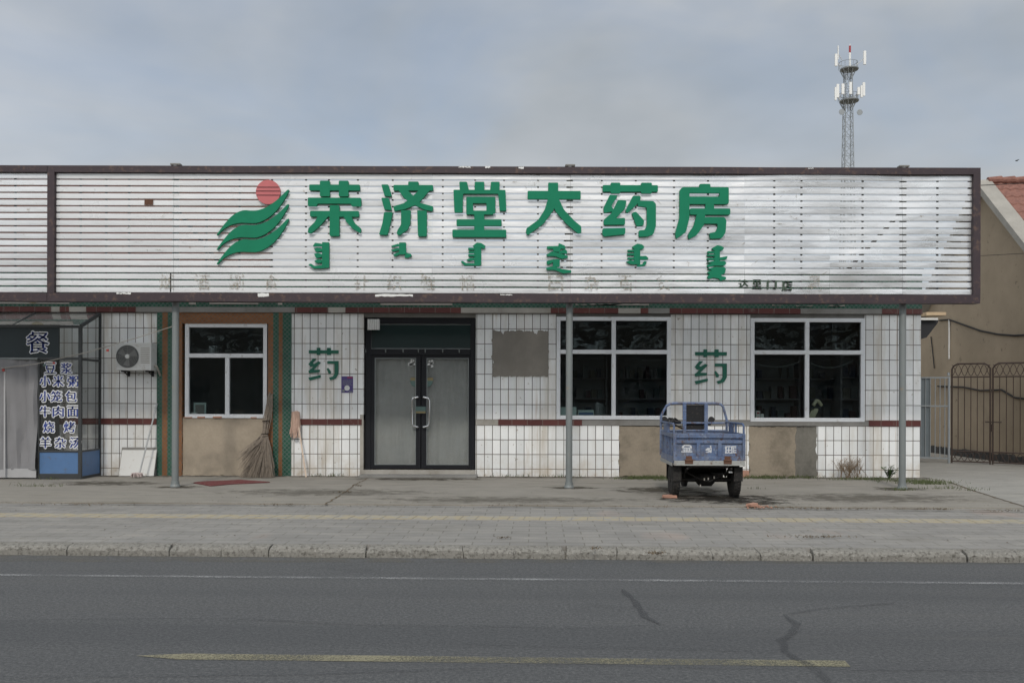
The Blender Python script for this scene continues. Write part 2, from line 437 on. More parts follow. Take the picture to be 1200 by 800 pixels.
MT = dict(
    slat=slat_mat(),
    frame=plain('brown_sign_frame', (0.046, 0.032, 0.037), 0.55, 0.0, 0.25, 5, 0.1, 0.35, (0.11, 0.07, 0.055), 0.35),
    peel=plain('peeled_white_film', (0.72, 0.72, 0.70), 0.6, 0, 0.15, 20, 0.1),
    green=plain('green_acrylic', (0.010, 0.19, 0.10), 0.6, 0, 0.14, 3.0, 0.0, 0.15),
    green_wall=plain('green_wall_letter', (0.012, 0.115, 0.075), 0.5, 0, 0.15, 5),
    dark_green=plain('faded_dark_letter', (0.055, 0.085, 0.06), 0.6, 0, 0.3, 30),
    logo_red=plain('faded_red_acrylic', (0.50, 0.13, 0.135), 0.5, 0, 0.12, 4),
    logo_dark=plain('dark_red_groove', (0.10, 0.02, 0.025), 0.6),
    tile=tile_mat('white_wall_tile', 1.108), tile_low=tile_mat('white_base_tile', 1.0, 0.285),
    course=None, mosaic=mosaic_mat('green_mosaic', (0.012, 0.075, 0.048), (0.02, 0.105, 0.066), (0.11, 0.15, 0.13)),
    orange=mosaic_mat('orange_mosaic', (0.20, 0.078, 0.028), (0.25, 0.105, 0.038), (0.16, 0.115, 0.08)),
    plaster=plaster_mat('beige_plaster', (0.42, 0.355, 0.275), (0.25, 0.215, 0.17)),
    cement=plaster_mat('grey_cement', (0.27, 0.265, 0.25), (0.17, 0.16, 0.145)),
    cement_lt=plaster_mat('pale_cement', (0.42, 0.40, 0.36), (0.26, 0.235, 0.2)),
    stained=plaster_mat('stained_plaster', (0.335, 0.285, 0.22), (0.15, 0.13, 0.10), 0.6), cement_dk=plaster_mat('dark_cement', (0.20, 0.19, 0.165), (0.085, 0.08, 0.07), 0.7),
    patch=plaster_mat('render_patch', (0.265, 0.245, 0.215), (0.20, 0.18, 0.155), 0.2),
    roofc=plain('roof_concrete', (0.06, 0.058, 0.055), 0.9, 0, 0.3, 2, 0.2),
    brick=plain('red_brick', (0.13, 0.065, 0.05), 0.9, 0, 0.3, 8, 0.2),
    orange_brick=plain('worn_orange_brick', (0.42, 0.235, 0.17), 0.9, 0, 0.25, 14, 0.3),
    white_frame=plain('white_window_frame', (0.70, 0.72, 0.74), 0.35, 0.1, 0.08, 3, 0, 0.5, (0.45, 0.43, 0.40), 0.1),
    black_frame=plain('black_door_frame', (0.010, 0.011, 0.014), 0.45, 0.0, 0.2, 3, 0, 0.25),
    dark_green_panel=plain('dark_green_panel', (0.008, 0.022, 0.022), 0.22, 0, 0.15, 2, 0, 0.5),
    trim=plain('thin_grey_trim', (0.22, 0.24, 0.24), 0.4, 0.4),
    chrome=plain('steel_handle', (0.72, 0.72, 0.72), 0.18, 1.0, 0.05, 3),
    glass=glass_mat('window_glass', (0.72, 0.80, 0.80), 0.9, 0.03), glass_thin=glass_mat('porch_glass', (0.94, 0.95, 0.95), 0.6, 0.015, 0.08), glass_film=glass_mat('filmed_door_glass', (0.86, 0.88, 0.88), 0.8, 0.03, 0.20),
    glass_roof=glass_mat('porch_roof_glass', (0.82, 0.86, 0.86), 0.8, 0.01, 0.22),
    inside=plain('dark_interior', (0.26, 0.28, 0.29), 0.9, 0, 0.3, 1.5), floor_in=plain('interior_floor', (0.25, 0.24, 0.22), 0.6),
    shelf=plain('shelf_board', (0.28, 0.28, 0.29), 0.6), curtain=plain('sheer_grey_curtain', (0.56, 0.57, 0.57), 0.9, 0, 0.30, 1.6),
    quilt=plain('grey_quilted_cloth', (0.23, 0.228, 0.235), 0.9, 0, 0.12, 3.0, 0.1, 0.2), quilt_band=plain('pale_cloth_band', (0.38, 0.38, 0.385), 0.85, 0, 0.1, 6),
    steel=plain('galvanised_post', (0.20, 0.218, 0.216), 0.6, 0.25, 0.15, 4, 0.05, 0.5, (0.26, 0.22, 0.17), 0.12),
    dark_steel=plain('dark_bracket_steel', (0.03, 0.03, 0.032), 0.6, 0.4), grey_al=plain('grey_porch_frame', (0.06, 0.064, 0.066), 0.45, 0.4, 0.2, 4),
    porch_blue=plain('blue_kick_panel', (0.085, 0.17, 0.33), 0.45, 0, 0.12, 4, 0, 0.4, (0.10, 0.13, 0.18), 0.2),
    porch_dark=plain('dark_film_panel', (0.022, 0.032, 0.036), 0.3, 0, 0.2, 3),
    ink=plain('blue_vinyl', (0.055, 0.085, 0.31), 0.5, 0, 0.1), white_ink=plain('white_vinyl', (0.72, 0.73, 0.74), 0.5, 0, 0.05),
    ac=plain('ac_white_paint', (0.60, 0.61, 0.60), 0.45, 0, 0.07, 3, 0, 0.4, (0.42, 0.40, 0.36), 0.2), ac_dark=plain('ac_fan_grey', (0.10, 0.105, 0.105), 0.5), ac_fan=plain('ac_blade', (0.22, 0.225, 0.22), 0.5),
    board=plain('white_board', (0.62, 0.62, 0.60), 0.5, 0, 0.06, 3, 0, 0.3, (0.45, 0.42, 0.37), 0.2),
    straw=plain('broom_straw', (0.245, 0.205, 0.165), 0.9, 0, 0.45, 20), twine=plain('twine', (0.05, 0.04, 0.03), 0.9),
    stick=plain('pale_wood_stick', (0.62, 0.50, 0.40), 0.6, 0, 0.12, 9), mop_pink=plain('pink_mop_cloth', (0.50, 0.35, 0.28), 0.95, 0, 0.25, 20, 0.3), mop_grey=plain('dirty_mop_cloth', (0.46, 0.38, 0.36), 0.95, 0, 0.25, 20, 0.3),
    grey_stick=plain('grey_metal_stick', (0.42, 0.43, 0.43), 0.4, 0.3), purple=plain('purple_poster', (0.075, 0.055, 0.19), 0.5, 0, 0.15, 15), poster_red=plain('poster_red', (0.25, 0.03, 0.10), 0.5),
    worn_mark=plain('worn_white_marking', (0.56, 0.57, 0.58), 0.6, 0, 0.15, 20, 0, 0.3, (0.15, 0.2, 0.33), 0.45), trike=None, rust=plain('rust', (0.11, 0.055, 0.035), 0.9, 0, 0.4, 18, 0.3), rubber=plain('tyre_rubber', (0.022, 0.021, 0.020), 0.85, 0, 0.35, 20, 0.2, 0.3, (0.07, 0.06, 0.05), 0.35),
    black=plain('black_board', (0.016, 0.016, 0.017), 0.6, 0, 0.4, 14, 0.05, 0.3, (0.07, 0.055, 0.045), 0.2), chassis=plain('chassis_black', (0.018, 0.017, 0.016), 0.7, 0.2, 0.4, 9, 0.1, 0.3, (0.05, 0.035, 0.025), 0.3),
    lip=plain('grey_weathered_wood', (0.33, 0.335, 0.32), 0.7, 0, 0.2, 8, 0.15, 0.3, (0.17, 0.12, 0.09), 0.3),
    red_mat=plain('red_cloth', (0.16, 0.055, 0.055), 0.95, 0, 0.25, 12, 0.3, 0.1, (0.20, 0.16, 0.13), 0.3),
    gate_brown=plain('brown_iron', (0.060, 0.043, 0.036), 0.6, 0.3, 0.3, 9), gate_grey=plain('silver_gate_paint', (0.30, 0.33, 0.35), 0.5, 0.3), gate_sheet=plain('grey_blue_sheet', (0.16, 0.19, 0.21), 0.5, 0.2, 0.2, 3),
    stucco=None, rooftile=None, verge=plaster_mat('verge_cement', (0.38, 0.36, 0.32), (0.24, 0.22, 0.19)),
    tower=plain('tower_steel', (0.27, 0.29, 0.30), 0.6, 0.3), antenna=plain('antenna_white', (0.75, 0.75, 0.73), 0.5, 0, 0.05), mast_red=plain('mast_red', (0.32, 0.035, 0.04), 0.5),
    wire=plain('black_cable', (0.018, 0.018, 0.018), 0.7), pipe=plain('white_conduit', (0.62, 0.61, 0.58), 0.5), wood=plain('pale_plank', (0.48, 0.36, 0.23), 0.8),
    leaf=plain('weed_leaf', (0.055, 0.10, 0.03), 0.7, 0, 0.4, 30), grass=plain('grass_blades', (0.085, 0.105, 0.04), 0.8, 0, 0.45, 5), dry=plain('dry_stems', (0.23, 0.165, 0.105), 0.9, 0, 0.4, 9), litter=plain('dead_leaf_litter', (0.13, 0.10, 0.065), 0.95, 0, 0.5, 8),
    concrete=concrete_ground('worn_concrete', (0.295, 0.275, 0.24)), yard=concrete_ground('yard_concrete', (0.335, 0.322, 0.292)), pavers=concrete_ground('grey_pavers', (0.295, 0.285, 0.265), (0.40, 0.20)),
    kerb=kerb_mat(), asphalt=asphalt_mat(), ground=plain('dry_earth', (0.20, 0.17, 0.12), 0.95, 0, 0.3, 0.6, 0.3),
    tactile=plain('yellow_paver', (0.37, 0.32, 0.225), 0.85, 0, 0.16, 3, 0.15, 0.2, (0.32, 0.305, 0.27), 0.75), line_white=paint_line_mat('worn_white_paint', (0.36, 0.365, 0.365), 0.50, 0.64), line_yellow=paint_line_mat('worn_yellow_paint', (0.29, 0.268, 0.18), 0.45, 0.64),
    crack=paint_line_mat('bitumen_seal', (0.088, 0.090, 0.094), 0.42, 0.74), pale_box=plain('pale_green_carton', (0.42, 0.52, 0.50), 0.6), white_box=plain('white_carton', (0.60, 0.60, 0.58), 0.6), red_box=plain('red_carton', (0.35, 0.08, 0.09), 0.6), blue_box=plain('blue_carton', (0.10, 0.16, 0.28), 0.6), cream=plain('cream_plastic', (0.55, 0.52, 0.36), 0.5),
    sticker=plain('white_sticker', (0.62, 0.63, 0.62), 0.6), sticker_gold=plain('gold_sticker', (0.22, 0.18, 0.09), 0.6), sticker_green=plain('green_sticker', (0.09, 0.15, 0.14), 0.6), flag_red=plain('red_flag', (0.4, 0.06, 0.05), 0.8),
)
# red-brown course tile with joints
m = M('red_brown_tile', 0.4); br = m.n('ShaderNodeTexBrick', offset=0.0); br.inputs['Scale'].default_value = 1.0
br.inputs['Brick Width'].default_value = 0.30; br.inputs['Row Height'].default_value = 5.0; br.inputs['Mortar Size'].default_value = 0.006
br.inputs['Color1'].default_value = (0.085, 0.026, 0.024, 1); br.inputs['Color2'].default_value = (0.125, 0.040, 0.034, 1); br.inputs['Mortar'].default_value = (0.16, 0.13, 0.11, 1)
sx = m.sep(); m.link(m.comb(m.math('ADD', sx[0], 60.0), 2.5), br.inputs['Vector'])
m.color(m.mix(m.ramp(m.noise(6, 6, 0.7), [(0.60, 0.0), (0.72, 0.7)]), br.outputs['Color'], (0.20, 0.17, 0.15))); MT['course'] = m.m
# worn blue truck paint
m = M('worn_blue_paint', 0.5, 0, 0.35)
c = m.ramp(m.noise(5, 5, 0.6), [(0.3, (0.070, 0.108, 0.205)), (0.55, (0.108, 0.155, 0.265)), (0.7, (0.18, 0.22, 0.31))])
c = m.mix(m.ramp(m.noise(22, 6, 0.75), [(0.57, 0.0), (0.63, 0.9)]), c, (0.10, 0.06, 0.042))
c = m.mix(m.ramp(m.noise(3.5, 6, 0.7), [(0.50, 0.0), (0.72, 0.55)]), c, (0.22, 0.23, 0.24)); c = m.mix(m.ramp(m.noise(9, 7, 0.78, m.scaled((1, 1, 2.5))), [(0.56, 0.0), (0.66, 0.6)]), c, (0.06, 0.075, 0.12)); c = m.mix(m.ramp(m.noise(15, 6, 0.75, None), [(0.57, 0.0), (0.65, 0.6)]), c, (0.30, 0.34, 0.40)); c = m.mix(m.ramp(m.noise(2.6, 8, 0.78, m.scaled((1, 1, .6), (3, 3, 3))), [(0.50, 0.0), (0.66, 0.7)]), c, (0.115, 0.105, 0.095)); c = m.mix(m.ramp(m.noise(12, 8, 0.8, m.scaled((1, 1, .35), (6, 3, 3))), [(0.555, 0.0), (0.61, 0.9)]), c, (0.095, 0.05, 0.033)); m.color(c); m.bump(m.noise(4.5, 3), .5, .03); MT['trike'] = m.m
# tan stucco
m = M('tan_stucco', 0.92, 0, 0.15); c = m.ramp(m.noise(0.7, 7, 0.6), [(0.3, (0.31, 0.25, 0.178)), (0.6, (0.40, 0.32, 0.23)), (0.8, (0.28, 0.23, 0.17))])
c = m.mix(m.ramp(m.noise(4.5, 7, 0.75), [(0.60, 0.0), (0.66, 0.7)]), c, (0.14, 0.115, 0.085)); m.color(c); m.bump(m.noise(22, 6), 0.3, 0.01); MT['stucco'] = m.m
m = M('red_roof_tile', 0.85); c = m.ramp(m.noise(9, 5), [(0.3, (0.17, 0.08, 0.062)), (0.6, (0.26, 0.125, 0.095)), (0.8, (0.12, 0.065, 0.052))]); m.color(c); MT['rooftile'] = m.m
# faint glue ghosts of removed lettering
m = M('glue_residue', 0.8); k = m.ramp(m.noise(13, 6, 0.75), [(0.43, 0.0), (0.60, 0.6)]); m.color((0.34, 0.30, 0.24))
tr = m.n('ShaderNodeBsdfTransparent'); ms = m.n('ShaderNodeMixShader'); m.link(k, ms.inputs[0]); m.link(tr.outputs[0], ms.inputs[1]); m.link(m.b.outputs[0], ms.inputs[2]); m.link(ms.outputs[0], m.t.nodes['Material Output'].inputs['Surface']); MT['ghost'] = m.m

# ------------------------------------------------------------------ ground, road, pavement
YAW = R(-1.6)
def struct(mb, name, mat, rot=True, bevel=0.0):
    o = mb.build(name, mat, None, (0, 0, 0), bevel); tag(o, kind='structure')
    if rot: o.rotation_euler = (0, 0, YAW)
    return o
ZR, ZP = -0.13, -0.02
b = MB(); b.add([(-1500, -1500, -0.25), (1500, -1500, -0.25), (1500, 1500, -0.25), (-1500, 1500, -0.25)], [[0, 1, 2, 3]]); struct(b, 'ground', MT['ground'], False)
b = MB(); b.box(-120, 120, -17.6, -8.16, -0.30, ZR); struct(b, 'road', MT['asphalt'])
b = MB(); b.box(-120, 120, -4.6, 60, -0.40, 0.0); struct(b, 'concrete_apron', MT['concrete'])
b = MB(); b.box(-120, 120, -8.02, -4.6, -0.40, ZP); struct(b, 'pavement', MT['pavers'])
b = MB() # kerb stones with open joints, edges worn round
x = -22.0
while x < 22:
    l = 0.52 + random.uniform(-.03, .03); sk = random.uniform(-.05, .02); n = 16; base = len(b.v); hz = random.uniform(-.012, .003)
    prof = [(-8.19, -.28), (-8.19, -.075), (-8.178, -.048), (-8.155, -.030), (-8.12, -.022), (-8.02, -.018)]
    vs = []
    for i in range(n + 1):
        u = i / n; e = .004 if 0 < i < n else .012
        for k, (yy, zz) in enumerate(prof):
            xx = x + .004 + (l - .008) * u + sk * (k / 5.0)
            q = .022 * mn.noise(Vector((xx * 6, k * .8, x))) + .014 * mn.noise(Vector((xx * 19, k * 2, 3)))
            drop = (0.010 if i in (0, n) and k > 1 else 0)
            vs.append((xx, yy + (q if 0 < k < 5 else 0), zz + (hz + q * .5 - drop if 1 < k else 0) * (1 if k < 5 else .3)))
    m_ = len(prof)
    fs = [[i * m_ + k, (i + 1) * m_ + k, (i + 1) * m_ + k + 1, i * m_ + k + 1] for i in range(n) for k in range(m_ - 1)] + [list(range(m_)), [n * m_ + k for k in range(m_)]]
    b.add(vs, fs); x += l
struct(b, 'kerb', MT['kerb'], True)
b = MB(); b.box(-22, 22, -8.13, -8.02, -0.28, ZP - 0.05); struct(b, 'kerb_bed', MT['kerb'])
b = MB(); x = -16.0
while x < 16:
    sk = 0.03
    b.hexa([(x, -6.06, ZP - .02), (x + .194, -6.06, ZP - .02), (x + .194 + sk, -5.72, ZP - .02), (x + sk, -5.72, ZP - .02)] + [(x, -6.06, ZP + .005), (x + .194, -6.06, ZP + .005), (x + .194 + sk, -5.72, ZP + .005), (x + sk, -5.72, ZP + .005)])
    x += 0.204
struct(b, 'tactile_paving', MT['tactile'], True)
def sheet(name, x0, x1, y0, y1, z, mat):
    b = MB(); n = max(1, int((x1 - x0) / 0.5))
    b.add([(x0, y0, z), (x1, y0, z), (x1, y1, z), (x0, y1, z)], [[0, 1, 2, 3]]); return struct(b, name, mat)
sheet('edge_line', -40, 40, -9.28, -9.20, ZR + .004, MT['line_white'])
b = MB(); b.add([(-2.10, -11.77, ZR + .004), (-1.8, -11.84, ZR + .004), (2.45, -11.84, ZR + .004), (2.46, -11.71, ZR + .004), (-1.8, -11.71, ZR + .004)], [[0, 1, 2, 3, 4]]); struct(b, 'centre_line', MT['line_yellow'])
def strip(pts, wd, z, jit=0.3): # flat ribbon along ground points
    vs = []; m = len(pts)
    for i, p in enumerate(pts):
        d = (Vector(pts[min(i + 1, m - 1)]) - Vector(pts[max(i - 1, 0)])).normalized(); nrm = Vector((-d.y, d.x, 0))
        q = wd * (1 + random.uniform(-jit, jit)) / 2 * (0.35 if i in (0, m - 1) else 1)
        vs += [(p[0] + nrm.x * q, p[1] + nrm.y * q, z), (p[0] - nrm.x * q, p[1] - nrm.y * q, z)]
    return vs, [[2 * i, 2 * i + 1, 2 * i + 3, 2 * i + 2] for i in range(m - 1)]
def dense(pts, step=0.12, jit=0.02):
    out = []
    for a, c in zip(pts, pts[1:]):
        k = max(1, int((Vector(c) - Vector(a)).length / step))
        for i in range(k):
            t = i / k; p = Vector(a).lerp(Vector(c), t); out.append(p + Vector((random.uniform(-jit, jit), random.uniform(-jit, jit), 0)))
    out.append(Vector(pts[-1])); return out
CR = [([(731, 690), (741, 702), (752, 714), (757, 722), (775, 732)], .055), ([(920, 720), (933, 730), (928, 742), (918, 750), (920, 762), (935, 772), (960, 785), (972, 800)], .06),
      ([(920, 720), (960, 713), (1010, 709), (1050, 706)], .018), ([(0, 730), (150, 727), (300, 727), (420, 733), (560, 734), (700, 736), (780, 733)], .012),
      ([(540, 755), (700, 759), (850, 762), (920, 763)], .013), ([(0, 796), (200, 794), (380, 791), (520, 785), (660, 778), (800, 782), (1000, 784), (1200, 786)], .013)]
for k, (pp, wd) in enumerate(CR):
    b = MB(); b.add(*strip(dense([G_(x, y, ZR) for x, y in pp], 0.10, 0.012), wd, ZR + .008 + k * .0012)); struct(b, 'road_crack', MT['crack'], False)
# joint between apron and drive, cracks in the apron
for k, (pp, wd) in enumerate([([(1112, 563), (1140, 573), (1165, 581), (1195, 590), (1225, 600)], .03), ([(440, 556), (415, 569), (405, 577), (380, 592)], .022), ([(0, 592), (100, 591), (240, 591), (430, 592), (640, 593), (900, 594), (1200, 597)], .03)]):
    b = MB(); b.add(*strip(dense([G_(x, y) for x, y in pp], 0.12, 0.02), wd, .004 + .001 * k, .7)); struct(b, 'pavement_crack', MT['litter'], False)

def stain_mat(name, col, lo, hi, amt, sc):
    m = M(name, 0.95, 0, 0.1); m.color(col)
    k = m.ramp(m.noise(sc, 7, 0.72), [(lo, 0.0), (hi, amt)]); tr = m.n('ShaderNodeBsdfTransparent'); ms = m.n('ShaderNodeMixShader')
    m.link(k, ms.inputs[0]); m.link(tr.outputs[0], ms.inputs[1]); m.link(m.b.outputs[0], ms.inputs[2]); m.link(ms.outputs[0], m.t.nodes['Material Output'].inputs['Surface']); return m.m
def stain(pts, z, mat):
    b = MB(); q = fillet(pts, .4, 4); b.add([(x, y, z) for x, y in q], [list(range(len(q)))]); struct(b, 'ground_stain_shade', mat, False)
st1, st2, st3 = stain_mat('wall_foot_dirt_shade', (0.075, 0.065, 0.05), .38, .62, .75, 5.0), stain_mat('oil_stain', (0.035, 0.032, 0.028), .40, .60, .8, 4.0), stain_mat('road_dust', (0.20, 0.185, 0.155), .40, .7, .5, 3.0)
stain([(-8, -.30), (-4, -.22), (0, -.34), (4, -.26), (8.2, -.36), (8.2, -.002), (-8, -.002)], .0016, st1)  # dirt along the wall foot, also serving as painted contact shade
def soft_stain_shade(cx, cy, rx, ry, z, col, amt, lo=.42, hi=.62, sc=4.0):
    m = M('soft_stain_shade', 0.95, 0, 0.1); m.color(col)
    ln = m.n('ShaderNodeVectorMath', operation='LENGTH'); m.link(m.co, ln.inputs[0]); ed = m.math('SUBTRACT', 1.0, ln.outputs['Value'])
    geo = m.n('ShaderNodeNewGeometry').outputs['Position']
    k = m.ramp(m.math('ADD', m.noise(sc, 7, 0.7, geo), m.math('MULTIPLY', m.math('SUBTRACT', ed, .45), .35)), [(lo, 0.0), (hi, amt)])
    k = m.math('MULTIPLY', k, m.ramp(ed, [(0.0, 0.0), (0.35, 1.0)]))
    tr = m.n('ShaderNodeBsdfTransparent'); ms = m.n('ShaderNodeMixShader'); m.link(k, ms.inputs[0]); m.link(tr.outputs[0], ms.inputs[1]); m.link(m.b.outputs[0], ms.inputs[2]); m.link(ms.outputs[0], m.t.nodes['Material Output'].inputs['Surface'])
    b = MB(); b.add([(math.cos(i * .2618), math.sin(i * .2618), 0) for i in range(24)], [list(range(24))]); o = b.build('ground_stain_shade', m.m, None, (0, 0, 0)); o.location = (cx, cy, z); o.scale = (rx, ry, 1); tag(o, kind='structure')
def blob(cx, cy, rx, ry, n=22): return [(cx + rx * math.cos(t) * (1 + .25 * mn.noise(Vector((cx + 2 * math.cos(t), 2 * math.sin(t), cy)))), cy + ry * math.sin(t) * (1 + .25 * mn.noise(Vector((cx + 2 * math.sin(t), 2 * math.cos(t), cy))))) for t in [i * 2 * math.pi / n for i in range(n)]]
DK, DU = (0.035, 0.032, 0.028), (0.085, 0.075, 0.058)  # DK: oil stain under the tricycle, doubling as painted contact shade
for q in ((3.2, -3.75, 1.3, .9, .0018, DK, .85), (3.6, -4.3, .8, .35, .0020, DK, .6), (2.6, -2.5, 1.4, .8, .0022, DU, .7), (-1.7, -.6, 1.6, .45, .0024, DU, .7), (-7.2, -1.6, 1.3, .6, .0026, DU, .6), (6.6, -2.2, .7, .4, .0028, DU, .8), (-5.7, -2.2, .6, .35, .0030, DU, .8), (1.0, -2.2, .6, .35, .0032, DU, .8), (-3, -3, 2.5, .8, .0034, DU, .35), (5.5, -3.6, 2.5, .9, .0036, DU, .4), (0, -4.0, 3.0, .6, .0038, DU, .35)): soft_stain_shade(*q)
stain([(-14, -8.45), (0, -8.42), (14, -8.44), (14, -8.0), (0, -8.0), (-14, -8.0)], ZR + .002, st3)

dp = [G_(x, y) for x, y in ((1082, 557.8), (1112, 562.5), (1140, 572.5), (1165, 580.5), (1195, 589.5), (1225, 599.5))]
b = MB(); b.slab([(p.x, p.y) for p in dp] + [(30, dp[-1].y), (30, 4.0), (7.995, 4.0), (7.995, .05)], .001, .0062); struct(b, 'driveway', MT['yard'], False)

# ------------------------------------------------------------------ the far side of the street (out of view, added to darken the window reflections)
opp = thing('unseen_street_building', 'long dark street building across the road, out of view, added to darken the window reflections', 'building', (0, -44, 0))
MB().box(-45, 45, -50, -44, -.2, 7.2).build('wall', MT['patch'], opp)
MB().hexa([(-46, -50.5, 7.2), (46, -50.5, 7.2), (46, -43.4, 7.2), (-46, -43.4, 7.2), (-46, -48, 9), (46, -48, 9), (46, -47, 9), (-46, -47, 9)]).build('roof', MT['roofc'], opp)
for k in range(14):
    w0 = MB().box(-42 + k * 6.2, -39 + k * 6.2, -44.03, -43.98, 1.2, 3.2).build('window', MT['white_frame'], opp); MB().box(-41.9 + k * 6.2, -39.1 + k * 6.2, -43.978, -43.97, 1.3, 3.1).build('pane', MT['black_frame'], w0)

# ------------------------------------------------------------------ the shop building
shop = thing('shop_building', 'long single storey shop building faced with cracked white tiles and green mosaic bands', 'building', (0, 0, 0))
def zpx(a): return Z_(a)
ZS0, ZS1, ZT = 1.0, 1.108, 3.18   # sill course, top of the tiles
def wseg(p0, p1, z0, z1, mat, name='wall', y0=0.0, y1=0.25):
    return MB().box(X_(p0), X_(p1), y0, y1, z0, z1).build(name, mat, shop)
TL, TU = MT['tile_low'], MT['tile']
# upper tile fields
for p0, p1 in ((70, 184.5), (341.5, 426), (557.5, 652), (786, 879), (1013, 1079)):
    wseg(p0, p1, ZS1, ZT, TU)
for p0, p1 in ((70, 184.5), (341.5, 422), (557.5, 726), (801, 878), (956, 1078)):
    wseg(p0, p1, 0.0, ZS0, TL)
# narrow jamb fillers and lintels above windows
for p0, p1, z0, z1 in ((652, 786, Z_(371), ZT), (879, 1013, Z_(372), ZT)):
    wseg(p0, p1, z0, ZT, MT['cement'], 'lintel', 0.02)
wseg(422, 426, 0, ZS0 + .2, MT['cement_lt'], 'door_jamb', -0.004, 0.3)
wseg(-400, 70, 2.95, ZT, TU); wseg(-400, -60, 0, 2.95, TU)
# plaster where the tiles came off
def ragged_panel(p0, p1, z0, z1, mat, y, a=1.0, name='plaster_panel'):
    wseg(p0 + .5, p1 - .5, z0, z1 - .004, mat, name, .03)   # the bed behind
    pts = []; n = 26
    for i in range(n + 1): pts.append((X_(p0 + (p1 - p0) * i / n), max(.0, z0 + (random.uniform(-.01, .03) if 0 < i < n else 0))))
    for i in range(1, 16): pts.append((X_(p1 + mn.noise(Vector((i * .4, p1, 2))) * 2.6 * a), z0 + (z1 - z0) * i / 16))
    for i in range(n + 1): pts.append((X_(p1 - (p1 - p0) * i / n), z1 - (random.uniform(0, .022) * a if 0 < i < n else 0)))
    for i in range(1, 16): pts.append((X_(p0 + mn.noise(Vector((i * .4, p0, 7))) * 2.6 * a), z1 - (z1 - z0) * i / 16))
    return MB().prism(pts, y, .032).build(name, mat, shop)
ragged_panel(214, 314.5, 0, Z_(489.5), MT['plaster'], 0.006, .5); ragged_panel(726, 801, 0, ZS0 - .01, MT['stained'], -.004)
ragged_panel(878, 934, 0, ZS0 - .01, MT['stained'], -.006); ragged_panel(932, 957, 0, ZS0 - .01, MT['cement_dk'], -.010, 1.5)
wseg(865, 878, 0, .13, MT['orange_brick'], 'broken_base', -.008)
# sill course
for p0, p1, mt in ((70, 184.5, 'course'), (341.5, 424, 'course'), (557.5, 584, 'cement_lt'), (584, 682, 'course'), (682, 1018, 'cement'), (1018, 1078.5, 'course')):
    wseg(p0, p1, ZS0, ZS1, MT[mt], 'sill_course', -0.022 if mt == 'course' else -0.012, 0.25)
# pilasters of green and orange mosaic round the left window
for p0, p1, mt in ((184.5, 191, 'mosaic'), (191, 197, 'orange'), (197, 209, 'mosaic'), (209, 214, 'orange'), (314.5, 320.5, 'orange'), (320.5, 327, 'mosaic'), (327, 331.5, 'orange'), (331.5, 341.5, 'mosaic')):
    wseg(p0, p1, 0, ZT + .004, MT[mt], 'pilaster', -0.035)
wseg(426, 557.5, Z_(372), ZT + .004, MT['cement'], 'lintel', .03)
wseg(214, 314.5, Z_(380), ZT + .004, MT['orange'], 'window_surround', -0.03); 
b = MB() # broken bricks left under the window
x = X_(216)
while x < X_(312):
    l = random.uniform(.1, .2); MB().box(x, x + l - .015, -0.01 - random.uniform(0, .03), .1, Z_(490.5), Z_(490.5) + random.uniform(.02, .05)).build('broken_sill', MT['orange_brick'], shop, bevel=.004); x += l + random.uniform(0, .15)
# frieze: red course with cement repairs, green mosaic above
Z0, Z1 = 3.185, 3.285
RUN = [(-400, 61, 'course'), (61, 71, 'cement_lt'), (71, 82, 'course'), (82, 102, 'cement_lt'), (102, 160, 'course'), (160, 346, 'cement'), (346, 385, 'course'), (385, 405, 'cement_lt'), (405, 540, 'course'), (540, 645, 'cement_lt'), (645, 724, 'course'), (724, 750, 'cement_lt'), (750, 759, 'course'), (759, 784, 'cement'), (784, 937, 'course'), (937, 1032, 'cement'), (1032, 1079.5, 'course')]
for p0, p1, mt in RUN: wseg(p0, p1, Z0, Z1, MT[mt], 'frieze_course', -0.05 if mt == 'course' else -0.045)
wseg(-400, 1079.5, Z1, 4.0, MT['mosaic'], 'frieze', -0.03)
for p0, p1, y0, y1 in ((-80, 82, 351.5, 357.5), (222, 230, 353, 358), (246, 303, 353, 357.5), (326, 331, 353, 358), (446, 530, 353.5, 358), (674, 760, 355, 357.5), (904, 914, 355.6, 357.6), (932, 951, 356, 358.2), (969, 989, 356, 358)):
    mb = MB(); pts = [(X_(p0), Z_(y1)), (X_(p1), Z_(y1))]; k = max(2, int((p1 - p0) / 5))
    for i in range(k + 1):
        t = 1 - i / k; pts.append((X_(p0) + (X_(p1) - X_(p0)) * t, Z_(y0) - (random.uniform(0, .045) if p0 > 0 else 0)))
    mb.prism(pts, -0.042, -0.03); mb.build('banner_remnant', MT['cement_lt'], shop)
b = MB(); b.lathe((X_(40), -0.03, Z_(353.8)), (0, -1, 0), [(0, .055), (.016, .055)], 16)
b.v = [(X_(40) + (v[0] - X_(40)) * 2.0, v[1], v[2]) for v in b.v]; b.build('banner_emblem', MT['sticker_gold'], shop)
# envelope, roof, rear parapet
wseg(-400, 1079.5, 4.0, 4.06, MT['roofc'], 'roof_edge', -0.10, .0)
MB().box(X_(-400), X_(1079.5), .0, 6.2, 3.85, 4.06).build('roof', MT['roofc'], shop)
MB().box(X_(1079.5) - .24, X_(1079.5), .25, 6.2, 0, 3.85).build('side_wall', MT['plaster'], shop)
MB().box(X_(-400), X_(1079.5), 4.2, 4.4, 0, 3.84).build('rear_wall', MT['inside'], shop)
MB().box(X_(330), X_(330) + .2, .25, 4.2, 0, 3.84).build('partition', MT['inside'], shop)
MB().box(X_(-400), X_(1079.5) - .24, .25, 4.2, 0.005, .06).build('shop_floor', MT['floor_in'], shop)
MB().box(X_(-60), X_(300), .9, 1.1, 4.06, 6.0).build('brick_parapet', MT['brick'], shop)
